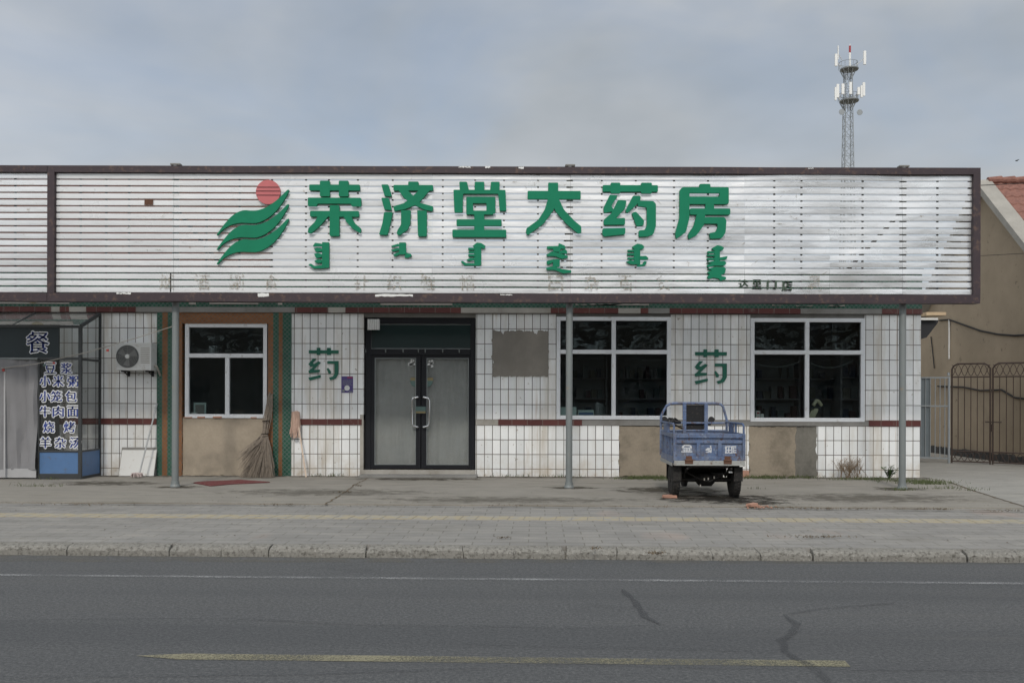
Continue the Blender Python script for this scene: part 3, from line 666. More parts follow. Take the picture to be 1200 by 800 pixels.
# ragged render patch left by a removed plate
nz_ = lambda t, k: mn.noise(Vector((t * .16, k, 0))) * 1.6 + mn.noise(Vector((t * .55, k, 5))) * .9
pts = [(X_(576.5 + i * 66 / 44), Z_(441 + nz_(i * 1.5, 1) * .8)) for i in range(45)]
pts += [(X_(642.5 + nz_(i * 1.5, 2)), Z_(440 - i * 52 / 34)) for i in range(35)]
pts += [(X_(642 - i * 64 / 44), Z_(387.5 + nz_(i * 1.5, 3) * 1.5 + (3.5 if i in (9, 10, 11, 36, 37) else 0))) for i in range(45)]
pts += [(X_(577 + nz_(i * 1.5, 4) * 1.6), Z_(390 + i * 50 / 34)) for i in range(34)]
MB().prism(pts, -0.012, 0.01).build('render_patch', MT['patch'], shop)
# windows
def window(x0, x1, y0, y1, mull, low_only):
    fr = MB(); t = 0.075; yf0, yf1 = -0.02, 0.07
    a, c, z0, z1 = X_(x0), X_(x1), Z_(y1), Z_(y0); zm = Z_(412 if not low_only else 417.5); xm = X_(mull)
    fr.box(a, a + t, yf0, yf1, z0, z1); fr.box(c - t, c, yf0, yf1, z0, z1); fr.box(a + t, c - t, yf0, yf1, z1 - t, z1); fr.box(a + t, c - t, yf0, yf1, z0, z0 + t)
    fr.box(a + t, c - t, yf0 - .006, yf1, zm - .04, zm + .04)
    fr.box(xm - .04, xm + .04, yf0 - .003, yf1 - .006, z0 + t, zm - .04)
    if not low_only: fr.box(xm - .04, xm + .04, yf0 - .003, yf1 - .006, zm + .04, z1 - t)
    f = fr.build('window', MT['white_frame'], shop, bevel=.006)
    panes = [(a + t, xm - .04, z0 + t, zm - .04), (xm + .04, c - t, z0 + t, zm - .04)]
    panes += [(a + t, c - t, zm + .04, z1 - t)] if low_only else [(a + t, xm - .04, zm + .04, z1 - t), (xm + .04, c - t, zm + .04, z1 - t)]
    for q in panes:
        g = MB(); tl = random.uniform(-.004, .004); g.add([(q[0], .03 + tl, q[2]), (q[1], .03 - tl, q[2]), (q[1], .03 - tl, q[3]), (q[0], .03 + tl, q[3])], [[0, 1, 2, 3]]); g.build('pane', MT['glass'], f)
    s = MB(); s.box(a, c, .05, .27, z0 - .04, z0 + .03); s.build('inner_sill', MT['cement_lt'], f)
window(217, 313, 380, 490.5, 266.5, True)
window(652, 786, 371, 491, 719, False)
window(879.3, 1013, 372, 493, 945.5, False)
# entrance
DY = 0.06
ent = MB(); x0, x1, xa, xb = X_(427.5), X_(556.5), X_(434), X_(551)
ent.box(x0, xa, DY, DY + .12, .12, Z_(372)); ent.box(xb, x1, DY, DY + .12, .12, Z_(372)); ent.box(xa, xb, DY, DY + .12, Z_(379), Z_(372)); ent.box(xa, xb, DY - .012, DY + .12, Z_(416), Z_(409))
df = ent.build('door_frame', MT['black_frame'], shop, bevel=.006)
tp = MB().box(xa, xb, DY + .03, DY + .06, Z_(409), Z_(379)).build('transom_panel', MT['dark_green_panel'], df)
t = MB()
for p0, p1, q0, q1 in ((433.5, 552.5, 379.5, 380.3), (433.5, 552.5, 408, 408.8), (433.5, 434.3, 380.3, 408), (551.7, 552.5, 380.3, 408)): t.box(X_(p0), X_(p1), DY + .02, DY + .03, Z_(q1), Z_(q0))
t.build('panel_trim', MT['trim'], tp)
for px in (428, 451.5, 472, 490, 498, 518.5, 538):
    MB().tube([(X_(px), DY - .015, Z_(413)), (X_(px), DY - .03, Z_(411)), (X_(px), DY - .03, Z_(409.5))], .012, 6).build('hook', MT['trim'], df)
MB().box(X_(426), X_(557.5), -0.02, .3, 0, .12).build('threshold', MT['cement_lt'], shop, bevel=.01)
MB().box(X_(424), X_(560), -0.42, -0.02, 0, .045).build('door_step', MT['cement'], shop, bevel=.01)
def leaf(p0, p1, g0, g1, hx, flip):
    d = MB(); yt, yb, gt, gb = Z_(416), Z_(549.5), Z_(419.5), Z_(545); y0, y1 = DY + .01, DY + .07
    d.box(X_(p0), X_(g0), y0, y1, yb, yt); d.box(X_(g1), X_(p1), y0, y1, yb, yt); d.box(X_(g0), X_(g1), y0, y1, gt, yt); d.box(X_(g0), X_(g1), y0, y1, yb, gb)
    dd = d.build('door', MT['black_frame'], shop, bevel=.004)
    MB().box(X_(g0), X_(g1), DY + .03, DY + .036, gb, gt).build('pane', MT['glass_film'], dd)
    tr = MB(); q = .014
    for a0, a1, b0, b1 in ((X_(g0), X_(g0) + q, gb, gt), (X_(g1) - q, X_(g1), gb, gt), (X_(g0) + q, X_(g1) - q, gb, gb + q), (X_(g0) + q, X_(g1) - q, gt - q, gt)): tr.box(a0, a1, DY + .004, DY + .03, b0, b1)
    tr.build('glazing_bead', MT['trim'], dd)
    s = 1 if flip else -1; z0, z1 = Z_(500.5), Z_(465.5); xx = X_(hx)
    e = s * .11
    MB().tube([(xx, DY, z1), (xx, DY - .07, z1), (xx + e * .2, DY - .08, z1 - .005), (xx + e * .8, DY - .08, z1 - .02), (xx + e, DY - .08, z1 - .07), (xx + e, DY - .08, z0 + .07), (xx + e * .8, DY - .08, z0 + .02), (xx + e * .2, DY - .08, z0 + .005), (xx, DY - .07, z0), (xx, DY, z0)], .017, 8).build('handle', MT['chrome'], dd, smooth=True)
    gx = X_(481.5 if not flip else 505)
    st = MB()
    for k in range(14):
        a = random.uniform(0, 6.3); r = random.uniform(0, .06); cx, cz = gx + r * math.cos(a), Z_(425.5) + r * math.sin(a) * 1.2; l = random.uniform(.01, .03)
        st.add([(cx - l, DY + .026, cz - l), (cx + l, DY + .026, cz - l * .4), (cx + l * .5, DY + .026, cz + l), (cx - l * .8, DY + .026, cz + l * .6)], [[0, 1, 2, 3]])
    st.build('torn_sticker', MT['sticker'], dd)
    a0, a1 = (X_(480.5), X_(486.5)) if not flip else (X_(500), X_(507))
    MB().box(a0, a1, DY + .024, DY + .027, Z_(446), Z_(442.5)).build('sticker_top', MT['sticker_gold'], dd)
    cx = X_(486.5 if not flip else 500); arc = [(cx, Z_(446)), (cx - s * -.0, Z_(453.5))]
    pts = [(cx, Z_(446))] + [(cx + s * .11 * math.cos(t), Z_(446) - .125 * math.sin(t)) for t in [i * math.pi / 16 for i in range(9)]]
    MB().prism(pts, DY + .0245, DY + .027).build('round_sticker', MT['sticker_green'], dd)
leaf(434, 492.6, 438.5, 487, 489.5, False)
leaf(493.4, 551, 499.5, 549, 496.5, True)
MB().box(X_(486.8), X_(498.6), DY - .004, DY + .008, Z_(484.5), Z_(476.5)).build('door_label', MT['sticker_green'], shop)
MB().box(X_(487), X_(498.4), DY - .008, DY - .004, Z_(484.3), Z_(482)).build('door_label', MT['sticker_gold'], shop)

# sheer curtains behind the door glass
def cloth(x0, x1, z0, z1, y, amp, nx, nz, fn=None):
    b = MB(); vs = []
    for j in range(nz + 1):
        for i in range(nx + 1):
            u, v = i / nx, j / nz; x = x0 + (x1 - x0) * u; z = z0 + (z1 - z0) * v
            dy = amp * mn.noise(Vector((x * 5.0, z * 0.7, 3.3))) + amp * .5 * mn.noise(Vector((x * 13, z * 1.6, 8)))
            if fn: dy += fn(u, v)
            vs.append((x, y + dy, z))
    b.add(vs, [[j * (nx + 1) + i, j * (nx + 1) + i + 1, (j + 1) * (nx + 1) + i + 1, (j + 1) * (nx + 1) + i] for j in range(nz) for i in range(nx)])
    return b
for p0, p1, side in ((436, 489, 'left'), (497, 551, 'right')):
    o = cloth(X_(p0), X_(p1), .14, Z_(418), .20, .055, 70, 60).build('door_curtain', MT['curtain'], None, ((X_(p0) + X_(p1)) / 2, .2, .14), smooth=True)
    tag(o, 'sheer grey curtain behind the glass of the %s door leaf' % side, 'curtain', 'curtains behind the pharmacy doors')
# rolled white paper by the transom
b = MB(); xx = X_(430.5)
for i in range(5): b.tube([(xx + .03 + i * .045, -.02, Z_(387)), (xx + .03 + i * .045, -.02, Z_(374.5))], .026, 8)
b.box(xx, xx + .24, -.005, .01, Z_(386.5), Z_(375)); tag(b.build('paper_roll', MT['board'], None, (xx + .12, -.02, Z_(387)), smooth=True), 'small ribbed white box at the upper left corner above the black doors', 'wall box')

# ------------------------------------------------------------------ things behind the windows
def small_box(px0, px1, py0, py1, y, mat, label, name='carton', dep=.12, group=None, kid=None):
    x0, x1, z0, z1 = X_(px0, y), X_(px1, y), Z_(py1, y), Z_(py0, y)
    o = MB().box(x0, x1, y, y + dep, z0, z1).build(name, mat, None, ((x0 + x1) / 2, y + dep / 2, z0), bevel=.004)
    tag(o, label, 'box' if name == 'carton' else name.replace('_', ' '), group)
    if kid: MB().box(x0 + .015, x1 - .015, y - .004, y, z0 + (z1 - z0) * .35, z1 - (z1 - z0) * .3).build('printed_band', kid, o)
    return o
c = small_box(227, 241.5, 472.5, 489, .12, MT['pale_box'], 'pale framed card standing on the sill behind the left window', 'display_card', .02)
MB().box(X_(229, .12), X_(239.5, .12), .112, .1185, Z_(487, .12), Z_(475, .12)).build('card_face', MT['cement'], c)
small_box(222, 231, 484, 489.2, .09, MT['white_box'], 'low white box in front of the pale framed card behind the left window')
small_box(655.5, 675.5, 476.5, 489, .12, MT['pale_box'], 'large pale green box behind the middle window beside the post')
small_box(677.5, 696, 480, 489, .12, MT['pale_box'], 'flatter grey green box behind the middle window right of the post', kid=MT['blue_box'])
r_ = thing('wire_rack', 'small upright wire rack of leaflets behind the middle window', 'rack', (X_(702), .16, Z_(489)))
MB().box(X_(700), X_(703), .15, .18, Z_(489), Z_(471)).build('post', MT['shelf'], r_)
for k in range(6): MB().box(X_(698.5), X_(707), .13, .145, Z_(487 - k * 2.6), Z_(485.8 - k * 2.6)).build('tier', MT['trim'], r_)
small_box(881.5, 885, 477.5, 491, .12, MT['white_box'], 'tallest of the small white boxes behind the right window')
small_box(886, 891, 486, 491, .12, MT['white_box'], 'lower white box with a red band behind the right window', kid=MT['red_box'])
small_box(886, 891, 480.5, 485.8, .12, MT['white_box'], 'white box with a red band stacked on another behind the right window', kid=MT['red_box'])
small_box(891.5, 895.3, 484, 491, .12, MT['white_box'], 'plain white box at the right end of the group behind the right window')
lamp = thing('desk_lamp', 'cream coloured curved desk lamp standing behind the right window', 'lamp', (X_(950, .3), .3, Z_(491, .3)))
MB().prism(fillet([(X_(946.5, .3), Z_(491, .3)), (X_(953, .3), Z_(491, .3)), (X_(959, .3), Z_(478, .3)), (X_(955, .3), Z_(477, .3)), (X_(949, .3), Z_(481, .3))], .04), .26, .36).build('stand', MT['cream'], lamp, smooth=True)
MB().tube([(X_(953 + 10 * t, .3), .3, Z_(474 - 5.5 * math.sin(math.pi * min(1, t * 1.05)), .3)) for t in [i / 10 for i in range(11)]], .035, 8).build('head', MT['cream'], lamp, smooth=True)
def shelf_unit(px0, px1, y, label, nb, z1=2.5, n=6):
    x0, x1 = X_(px0, y), X_(px1, y)
    t = thing('shelf_unit', label, 'shelves', ((x0 + x1) / 2, y, .06), group='shelves inside the pharmacy')
    f = MB(); f.box(x0, x0 + .04, y, y + .35, .06, z1); f.box(x1 - .04, x1, y, y + .35, .06, z1); f.build('side_panel', MT['shelf'], t)
    MB().box(x0 + .04, x1 - .04, y + .33, y + .35, .06, z1).build('back_panel', MT['inside'], t)
    for k in range(n):
        z = .12 + k * (z1 - .2) / (n - 1); MB().box(x0 + .04, x1 - .04, y, y + .33, z, z + .03).build('shelf', MT['shelf'], t)
    out = []
    for k in range(2, n - 1):
        z = .15 + k * (z1 - .2) / (n - 1) + .002; x = x0 + .08
        while x < x1 - .15:
            wd = random.uniform(.07, .15); h = random.uniform(.12, .3)
            if random.random() < nb: out.append((x, x + wd, y + .06, z, h))
            x += wd + random.uniform(.01, .08)
    return out
BX = []
BX += [(q, 'right') for q in shelf_unit(985, 1008, 1.3, 'tall shelf of medicines at the right end behind the right window', .9)]
BX += [(q, 'right') for q in shelf_unit(884, 938, 2.8, 'wide shelf of medicines deep behind the left half of the right window', .75)]
BX += [(q, 'right') for q in shelf_unit(946, 982, 2.6, 'narrow shelf of medicines deep behind the right half of the right window', .7)]
BX += [(q, 'middle') for q in shelf_unit(655, 712, 2.8, 'wide shelf of medicines deep behind the left half of the middle window', .75)]
BX += [(q, 'middle') for q in shelf_unit(722, 786, 2.9, 'wide shelf of medicines deep behind the right half of the middle window', .7)]
bm_ = [plain('dim_carton', c_, 0.7) for c_ in ((.30, .31, .31), (.18, .22, .22), (.13, .08, .08), (.08, .10, .14), (.22, .22, .18))]
for (x0, x1, y, z, h), wn in BX:
    o = MB().box(x0, x1, y, y + .14, z, z + h).build('medicine_box', random.choice(bm_), None, ((x0 + x1) / 2, y + .07, z)); tag(o, 'small medicine box on the dark shelves behind the %s window' % wn, 'medicine box', 'medicine boxes behind the %s window' % wn)
def cord(pts, r, mat, label, cat='cord', name='reflection_cord'):  # cords added to imitate overhead cable reflections in the panes
    return tag(MB().tube(pts, r, 6).build(name, mat, None, pts[0], smooth=True), label, cat)
def sag(x0, x1, za, zb, y, dip, n=14):
    return [(x0 + (x1 - x0) * i / n, y, za + (zb - za) * i / n - dip * 4 * (i / n) * (1 - i / n)) for i in range(n + 1)]
cord(sag(X_(883, .2), X_(941, .2), Z_(424, .2), Z_(421, .2), .2, .11), .009, MT['trim'], 'thin cord added behind the left pane of the right window as a cable reflection')
cord(sag(X_(949, .2), X_(1000, .2), Z_(424, .2), Z_(421, .2), .2, .12), .009, MT['trim'], 'thin cord added behind the right pane of the right window as a cable reflection')
cord(sag(X_(734, .2), X_(780, .2), Z_(414, .2), Z_(420, .2), .2, .08), .009, MT['trim'], 'thin cord added behind the right pane of the middle window as a cable reflection')

fm = M('reflection_film'); g_ = fm.n('ShaderNodeBsdfGlossy'); g_.inputs['Roughness'].default_value = .18; t_ = fm.n('ShaderNodeBsdfTransparent'); d_ = fm.n('ShaderNodeBsdfDiffuse'); d_.inputs['Color'].default_value = (.5, .55, .58, 1)  # added film whose streaks imitate reflections in the upper panes
x1_ = fm.n('ShaderNodeMixShader'); x1_.inputs[0].default_value = .55; fm.link(g_.outputs[0], x1_.inputs[1]); fm.link(d_.outputs[0], x1_.inputs[2])
x2_ = fm.n('ShaderNodeMixShader'); fm.link(fm.ramp(fm.noise(1.6, 6, .6, fm.scaled((1.2, 1, 3.0)), 2.0), [(.49, .0), (.53, .34), (.57, .05), (.66, .3)]), x2_.inputs[0]); fm.link(t_.outputs[0], x2_.inputs[1]); fm.link(x1_.outputs[0], x2_.inputs[2]); fm.link(x2_.outputs[0], fm.m.node_tree.nodes['Material Output'].inputs['Surface'])
for p0, p1, q0, q1, wn in ((219, 311, 384, 416, 'left'), (656, 783, 376, 409, 'middle'), (883, 1009, 377, 410, 'right')):
    o = cloth(X_(p0), X_(p1), Z_(q1), Z_(q0), .14, .07, 50, 18).build('reflection_sheet', fm.m, None, ((X_(p0) + X_(p1)) / 2, .14, Z_(q1)), smooth=True)
    tag(o, 'crumpled clear plastic sheet added for reflection streaks in the upper panes of the %s window' % wn, 'plastic sheet', 'sheets added for reflection streaks in the upper panes')

# ------------------------------------------------------------------ signboards
SY = -2.40                 # face of the slats
def S(px, py): return (X_(px, SY), Z_(py, SY))
def board(name, label, pxl, pxr, left_edge, right_edge, xtra=0.0):
    root = thing(name, label, 'signboard', ((X_(pxl, SY) + X_(pxr, SY)) / 2, SY, Z_(355, SY)))
    return root
sign = board('pharmacy_signboard', 'huge white slatted signboard with green pharmacy lettering in a dark brown frame', 57, 1146, 1, 1)
sign2 = board('neighbour_signboard', 'blank white slatted signboard left of the pharmacy sign, cut by the photo edge', -260, 57, 1, 1)
def frame(root, pxl, pxr, first):
    yf0, yf1 = SY - .06, SY + .14; t = 0.118
    zt0, zt1, zb0, zb1 = Z_(204, SY), Z_(196.3, SY), Z_(354.5, SY), Z_(344.5, SY)
    xl, xr = X_(pxl, SY), X_(pxr, SY)
    b = MB()
    n = 14
    for i in range(n): # slightly wavy lengths of folded sheet
        a, c = xl + (xr - xl) * i / n, xl + (xr - xl) * (i + 1) / n
        d0, d1 = [.008 * mn.noise(Vector((q * .5, 2, 0))) for q in (a, c)]
        e0, e1 = [.010 * mn.noise(Vector((q * .6, 7, 0))) for q in (a, c)]
        g = .0015 * (i % 2)
        b.hexa([(a, yf0 - g, zt0 + d0), (c, yf0 - g, zt0 + d1), (c, yf1, zt0 + d1), (a, yf1, zt0 + d0), (a, yf0 - g, zt1 + d0), (c, yf0 - g, zt1 + d1), (c, yf1, zt1 + d1), (a, yf1, zt1 + d0)])
        b.hexa([(a, yf0 - g, zb0 + e0), (c, yf0 - g, zb0 + e1), (c, yf1, zb0 + e1), (a, yf1, zb0 + e0), (a, yf0 - g, zb1 + e0), (c, yf0 - g, zb1 + e1), (c, yf1, zb1 + e1), (a, yf1, zb1 + e0)])
    b.build('frame_rail', MT['frame'], root)
    s = MB(); s.box(xl, xl + t, yf0 - .004, yf1 - .003, zb1 - .01, zt0 + .01); s.build('frame_stile', MT['frame'], root); s = MB()
    if first: s.box(xr - t, xr, yf0 - .004, yf1 - .003, zb1 - .01, zt0 + .01); s.build('frame_stile', MT['frame'], root)
frame(sign, 57, 1146.3, 1); frame(sign2, -260, 56.6, 0)
NS = 18; ZTOP, ZBOT = Z_(203.6, SY), Z_(344.6, SY); PITCH = (ZTOP - ZBOT) / NS
def dent(x, z):
    r = max(0, (x - 1.0) / 6.5); amp = .003 + .014 * min(1, r)
    return .045 * min(1, max(0, (x + 1) / 4)) * mn.noise(Vector((x * .55, z * .8, 9))) + amp * (mn.noise(Vector((x * 1.1, z * 1.6, .5))) + .6 * mn.noise(Vector((x * 3.1, z * 2.7, 4)))) 
def slats(root, px0, px1, seams):
    b = MB(); xs = [X_(p, SY) for p in [px0] + seams + [px1]]
    for a, c in zip(xs, xs[1:]):
        oy = random.uniform(-.0015, .0015)
        for k in range(NS):
            z0 = ZBOT + k * PITCH + .0115; z1 = ZBOT + (k + 1) * PITCH - .0095
            tilt = random.uniform(-.0018, .0018); n = max(2, int((c - a) / .11)); dz = random.uniform(-.002, .002)
            vs = []
            for i in range(n + 1):
                x = a + .0015 + (c - a - .003) * i / n; wz = .0035 * mn.noise(Vector((x * .9, k * 1.7, 2))) + dz
                dd = [dent(x, z) + oy + tl for z, tl in ((z0, -tilt), ((z0 + z1) / 2, 0), (z1, tilt))]
                vs += [(x, SY + dd[0] + .010, z0 + wz), (x, SY + dd[0], z0 + wz + .004), (x, SY + dd[1] - .001, (z0 + z1) / 2 + wz), (x, SY + dd[2], z1 + wz - .004), (x, SY + dd[2] + .010, z1 + wz)]
            b.add(vs, [[i * 5 + j, i * 5 + j + 1, (i + 1) * 5 + j + 1, (i + 1) * 5 + j] for i in range(n) for j in range(4)])
    return b.build('slats', MT['slat'], root, smooth=True)
slats(sign, 65.5, 1138, [203, 506, 668, 872, 972, 1057]); slats(sign2, -252, 56, [-150])
b = MB()
for px in [92, 122, 149, 240, 279, 317, 357, 384, 418, 459, 518, 556, 590, 630, 705, 745, 790, 830, 908, 940, 1012, 1100]:
    MB().box(X_(px, SY) - .014, X_(px, SY) + .014, SY + .05, SY + .08, ZBOT, ZTOP).build('back_stud', MT['dark_steel'], sign)
b = MB()
for px in (-100, 15): MB().box(X_(px, SY) - .014, X_(px, SY) + .014, SY + .05, SY + .08, ZBOT, ZTOP).build('back_stud', MT['dark_steel'], sign2)
b = MB(); b.box(X_(169, SY), X_(179, SY), SY - .014, SY - .006, Z_(241.5, SY), Z_(235, SY)); b.build('rust_plate', MT['rust'], sign)
# dark tear between the lower sections at the left, peeled film on the rails
MB().box(X_(199, SY), X_(200.3, SY), SY - .008, SY - .004, Z_(343, SY), Z_(320.5, SY)).build('panel_seam', MT['dark_steel'], sign)
def ragged(px0, px1, py0, py1, y, th=.003, n=12, a=.8):
    pts = [(px0 + (px1 - px0) * i / n, py1 + random.uniform(-a, a * .3)) for i in range(n + 1)] + [(px1 - (px1 - px0) * i / n, py0 + random.uniform(-.3 * a, a)) for i in range(n + 1)]
    return MB().prism([S(*p) for p in pts], y - th, y)
for q in ((138, 155, 344.3, 346.4), (303, 316, 344.5, 349), (440, 484, 345.4, 348.3), (537, 551, 196.3, 198), (568, 574, 196, 198.5), (607, 613, 196.5, 199.3), (586, 600, 345, 346.6), (945, 951, 196.8, 198.3)):
    ragged(*q, SY - .063).build('peeled_film', MT['peel'], sign)
# lettering -------------------------------------------------------
def zrect(x0, y0, x1, y1): return [(x0, y0), (x1, y0), (x1, y1), (x0, y1)]
def letter(name, polys, org, sc, mat, root, r=9, y=SY, depth=.055, conv=S, base_gap=.012):
    b = MB()
    for k, p in enumerate(polys):
        if len(p) == 4 and not isinstance(p[0], tuple): p = zrect(*p)
        q = fillet([(org[0] + x / sc, org[1] + z / sc) for x, z in p], r / sc)
        b.prism([conv(*v) for v in q], y - base_gap - depth - .0013 * k, y - base_gap)
    return b.build(name, mat, root)
C1, C2, C3 = ((350, 200), 6.665), ((510, 200), 6.665), ((690, 200), 5.925)
big = [
 (C1, [(85, 120, 478, 165), (168, 90, 245, 212), (315, 90, 390, 212), [(75, 222), (488, 222), (490, 290), (415, 288), (412, 268), (148, 268), (146, 288), (75, 288)],
       (92, 325, 472, 370), (245, 280, 320, 520), [(165, 345), (240, 360), (170, 440), (100, 500), (75, 495), (80, 460), (130, 410)], [(345, 350), (405, 350), (440, 420), (490, 462), (485, 498), (420, 460), (375, 410)]]),
 (C1, [[(645, 118), (700, 118), (728, 210), (672, 208)], [(645, 222), (705, 222), (728, 318), (670, 312)], [(668, 332), (735, 335), (715, 430), (695, 510), (628, 508), (655, 420)], (855, 95, 935, 160), (740, 122, 1048, 165),
       [(770, 150), (850, 160), (950, 262), (1050, 288), (1045, 325), (985, 315), (890, 272), (820, 220)], [(940, 160), (1025, 160), (930, 270), (830, 310), (748, 325), (738, 288), (820, 265), (880, 220)],
       [(800, 318), (875, 318), (872, 420), (850, 470), (785, 515), (765, 500), (775, 470), (800, 430)], [(925, 318), (1000, 322), (1000, 520), (932, 520)]]),
 (C2, [[(185, 95), (245, 95), (262, 165), (190, 165)], (305, 95, 380, 165), [(432, 95), (500, 95), (498, 160), (425, 165)], [(140, 158), (545, 158), (552, 320), (500, 320), (488, 188), (215, 188), (212, 335), (148, 335)],
       (240, 212, 467, 262), (240, 240, 293, 350), (397, 240, 467, 340), (265, 320, 450, 350), (303, 340, 380, 480), (165, 388, 515, 438), (133, 468, 552, 525)]),
 (C2, [(877, 100, 955, 220), (717, 165, 1130, 228), [(880, 210), (955, 230), (915, 320), (840, 420), (720, 508), (703, 490), (710, 455), (800, 390), (850, 310)], [(885, 225), (955, 215), (1000, 310), (1080, 395), (1135, 440), (1135, 490), (1110, 495), (1020, 420), (940, 330)]]),
 (C3, [(90, 105, 472, 150), (145, 88, 212, 162), (355, 88, 430, 162), [(140, 172), (195, 178), (150, 250), (175, 285), (100, 298), (95, 262)], [(195, 208), (255, 212), (245, 265), (205, 310), (180, 335), (245, 332), (245, 378), (98, 380), (97, 345), (150, 300), (175, 250)],
       [(90, 405), (248, 400), (245, 445), (100, 460), (88, 445)], [(300, 178), (352, 180), (350, 215), (320, 245), (260, 300), (245, 285), (260, 255)], [(340, 212), (440, 215), (458, 235), (458, 390), (440, 445), (400, 460), (340, 462), (340, 418), (380, 415), (395, 385), (395, 258), (330, 250)], [(290, 298), (320, 288), (378, 352), (370, 385), (325, 388)]]),
 (C3, [(760, 95, 835, 130), (640, 118, 962, 158), (898, 128, 962, 232), (660, 183, 950, 235), [(622, 140), (640, 118), (690, 130), (690, 330), (665, 430), (600, 475), (592, 440), (622, 330)], (800, 235, 860, 280), (693, 265, 972, 308),
       [(745, 290), (800, 295), (790, 380), (740, 450), (685, 478), (680, 445), (720, 385)], [(765, 325), (930, 325), (945, 345), (940, 430), (915, 470), (835, 475), (828, 435), (870, 428), (885, 400), (885, 370), (765, 370)]]),
]
for (org, sc), polys in big: letter('sign_letter', polys, org, sc, MT['green'], sign)
g1, g2, g3 = ((355, 280), 7.5), ((530, 275), 7.5), ((720, 275), 7.5)
small = [
 (g1, [(170, 38, 232, 262), [(88, 75), (110, 42), (170, 52), (170, 74), (110, 75)], [(100, 95), (130, 84), (170, 95), (170, 118), (120, 125)], [(100, 140), (135, 130), (170, 142), (170, 168), (120, 178)], [(100, 205), (130, 188), (170, 190), (170, 216), (130, 222)], [(50, 235), (75, 225), (100, 245), (180, 240), (200, 265), (95, 268)]]),
 (g1, [(845, 38, 905, 132), [(772, 70), (840, 48), (850, 70), (790, 80)], [(772, 105), (840, 85), (850, 107), (790, 118)], [(790, 145), (840, 122), (905, 125), (930, 135), (890, 143), (850, 143), (810, 162)], [(892, 155), (920, 132), (950, 138), (957, 155), (925, 173), (895, 170)]]),
 (g2, [(192, 95, 252, 272), [(175, 105), (215, 75), (250, 78), (292, 105), (275, 132), (250, 118), (190, 118)], (138, 120, 200, 140), (140, 150, 200, 168), (138, 176, 200, 196), [(120, 228), (160, 208), (200, 210), (200, 228), (140, 236)], [(72, 240), (90, 235), (120, 256), (200, 258), (245, 262), (240, 278), (105, 276)]]),
 (g2, [[(825, 106), (930, 103), (930, 78), (985, 100), (992, 127), (950, 127), (935, 155), (885, 155), (880, 127), (830, 130)], [(935, 148), (990, 132), (1005, 150), (1005, 172), (930, 167)], [(820, 180), (870, 152), (920, 163), (1015, 190), (1010, 205), (960, 216), (900, 192), (830, 192)], (880, 218, 940, 287), [(825, 235), (880, 220), (888, 242), (840, 266), (828, 263)], [(820, 293), (880, 281), (960, 305), (1040, 316), (1042, 335), (970, 343), (900, 314), (825, 312)]]),
 (g3, [(165, 95, 220, 262), [(145, 110), (195, 80), (235, 88), (258, 110), (240, 130), (160, 127)], (108, 135, 170, 151), (105, 165, 170, 183), (108, 203, 170, 219), [(95, 240), (130, 225), (170, 233), (175, 264), (130, 260)], [(215, 190), (270, 188), (295, 212), (270, 223), (215, 220)], [(190, 268), (240, 260), (255, 232), (278, 238), (265, 270), (220, 283), (190, 281)]]),
 (g3, [(870, 105, 918, 242), [(845, 120), (895, 92), (935, 100), (955, 118), (940, 137), (860, 137)], (808, 145, 875, 163), (805, 172, 875, 189), (805, 205, 875, 222), [(912, 200), (985, 188), (975, 216), (912, 224)], [(800, 245), (860, 230), (960, 230), (975, 250), (955, 273), (870, 272), (810, 287), (805, 265), (850, 250)],
       [(805, 300), (870, 283), (955, 283), (970, 300), (960, 340), (930, 350), (930, 363), (970, 370), (972, 390), (920, 403), (910, 385), (860, 376), (820, 389), (805, 370), (830, 345), (810, 340), (810, 325), (850, 312)]]),
]
for (org, sc), polys in small: letter('sign_script', polys, org, sc, MT['green'], sign, 7, depth=.045)
# emblem: red disc over three green waves
wave = [(95, 515), (150, 440), (200, 380), (250, 340), (310, 318), (370, 325), (430, 320), (500, 290), (570, 240), (620, 190), (655, 155), (662, 170), (610, 262), (555, 335), (490, 387), (420, 421), (350, 421), (280, 416), (200, 436), (140, 476), (105, 517)]
def csmooth(p, it=2):
    for _ in range(it):
        q = []
        for i in range(len(p)):
            a, c = p[i], p[(i + 1) % len(p)]; q += [(a[0] * .75 + c[0] * .25, a[1] * .75 + c[1] * .25), (a[0] * .25 + c[0] * .75, a[1] * .25 + c[1] * .75)]
        p = q
    return p
em = MB().lathe((*S(240 + 497 / 6.665, 200 + 178 / 6.665)[:1], SY - .012, S(314.5, 200 + 178 / 6.665)[1]), (0, -1, 0), [(0, 95 / 6.665 / F * 15.1), (.045, 95 / 6.665 / F * 15.1)], 40).build('emblem_disc', MT['logo_red'], sign)
for yy, hw in ((140, 84), (170, 94), (202, 90)):
    MB().prism([S(240 + (497 - hw) / 6.665, 200 + (yy - 3) / 6.665), S(240 + (497 + hw) / 6.665, 200 + (yy - 3) / 6.665), S(240 + (497 + hw) / 6.665, 200 + (yy + 5) / 6.665), S(240 + (497 - hw) / 6.665, 200 + (yy + 5) / 6.665)], SY - .0585, SY - .05).build('groove', MT['logo_dark'], em)
for k in range(3):
    MB().prism([S(240 + x / 6.665, 200 + (y + 112.5 * k) / 6.665) for x, y in csmooth(wave)], SY - .066 + .003 * k, SY - .012).build('emblem_wave', MT['green'], sign)
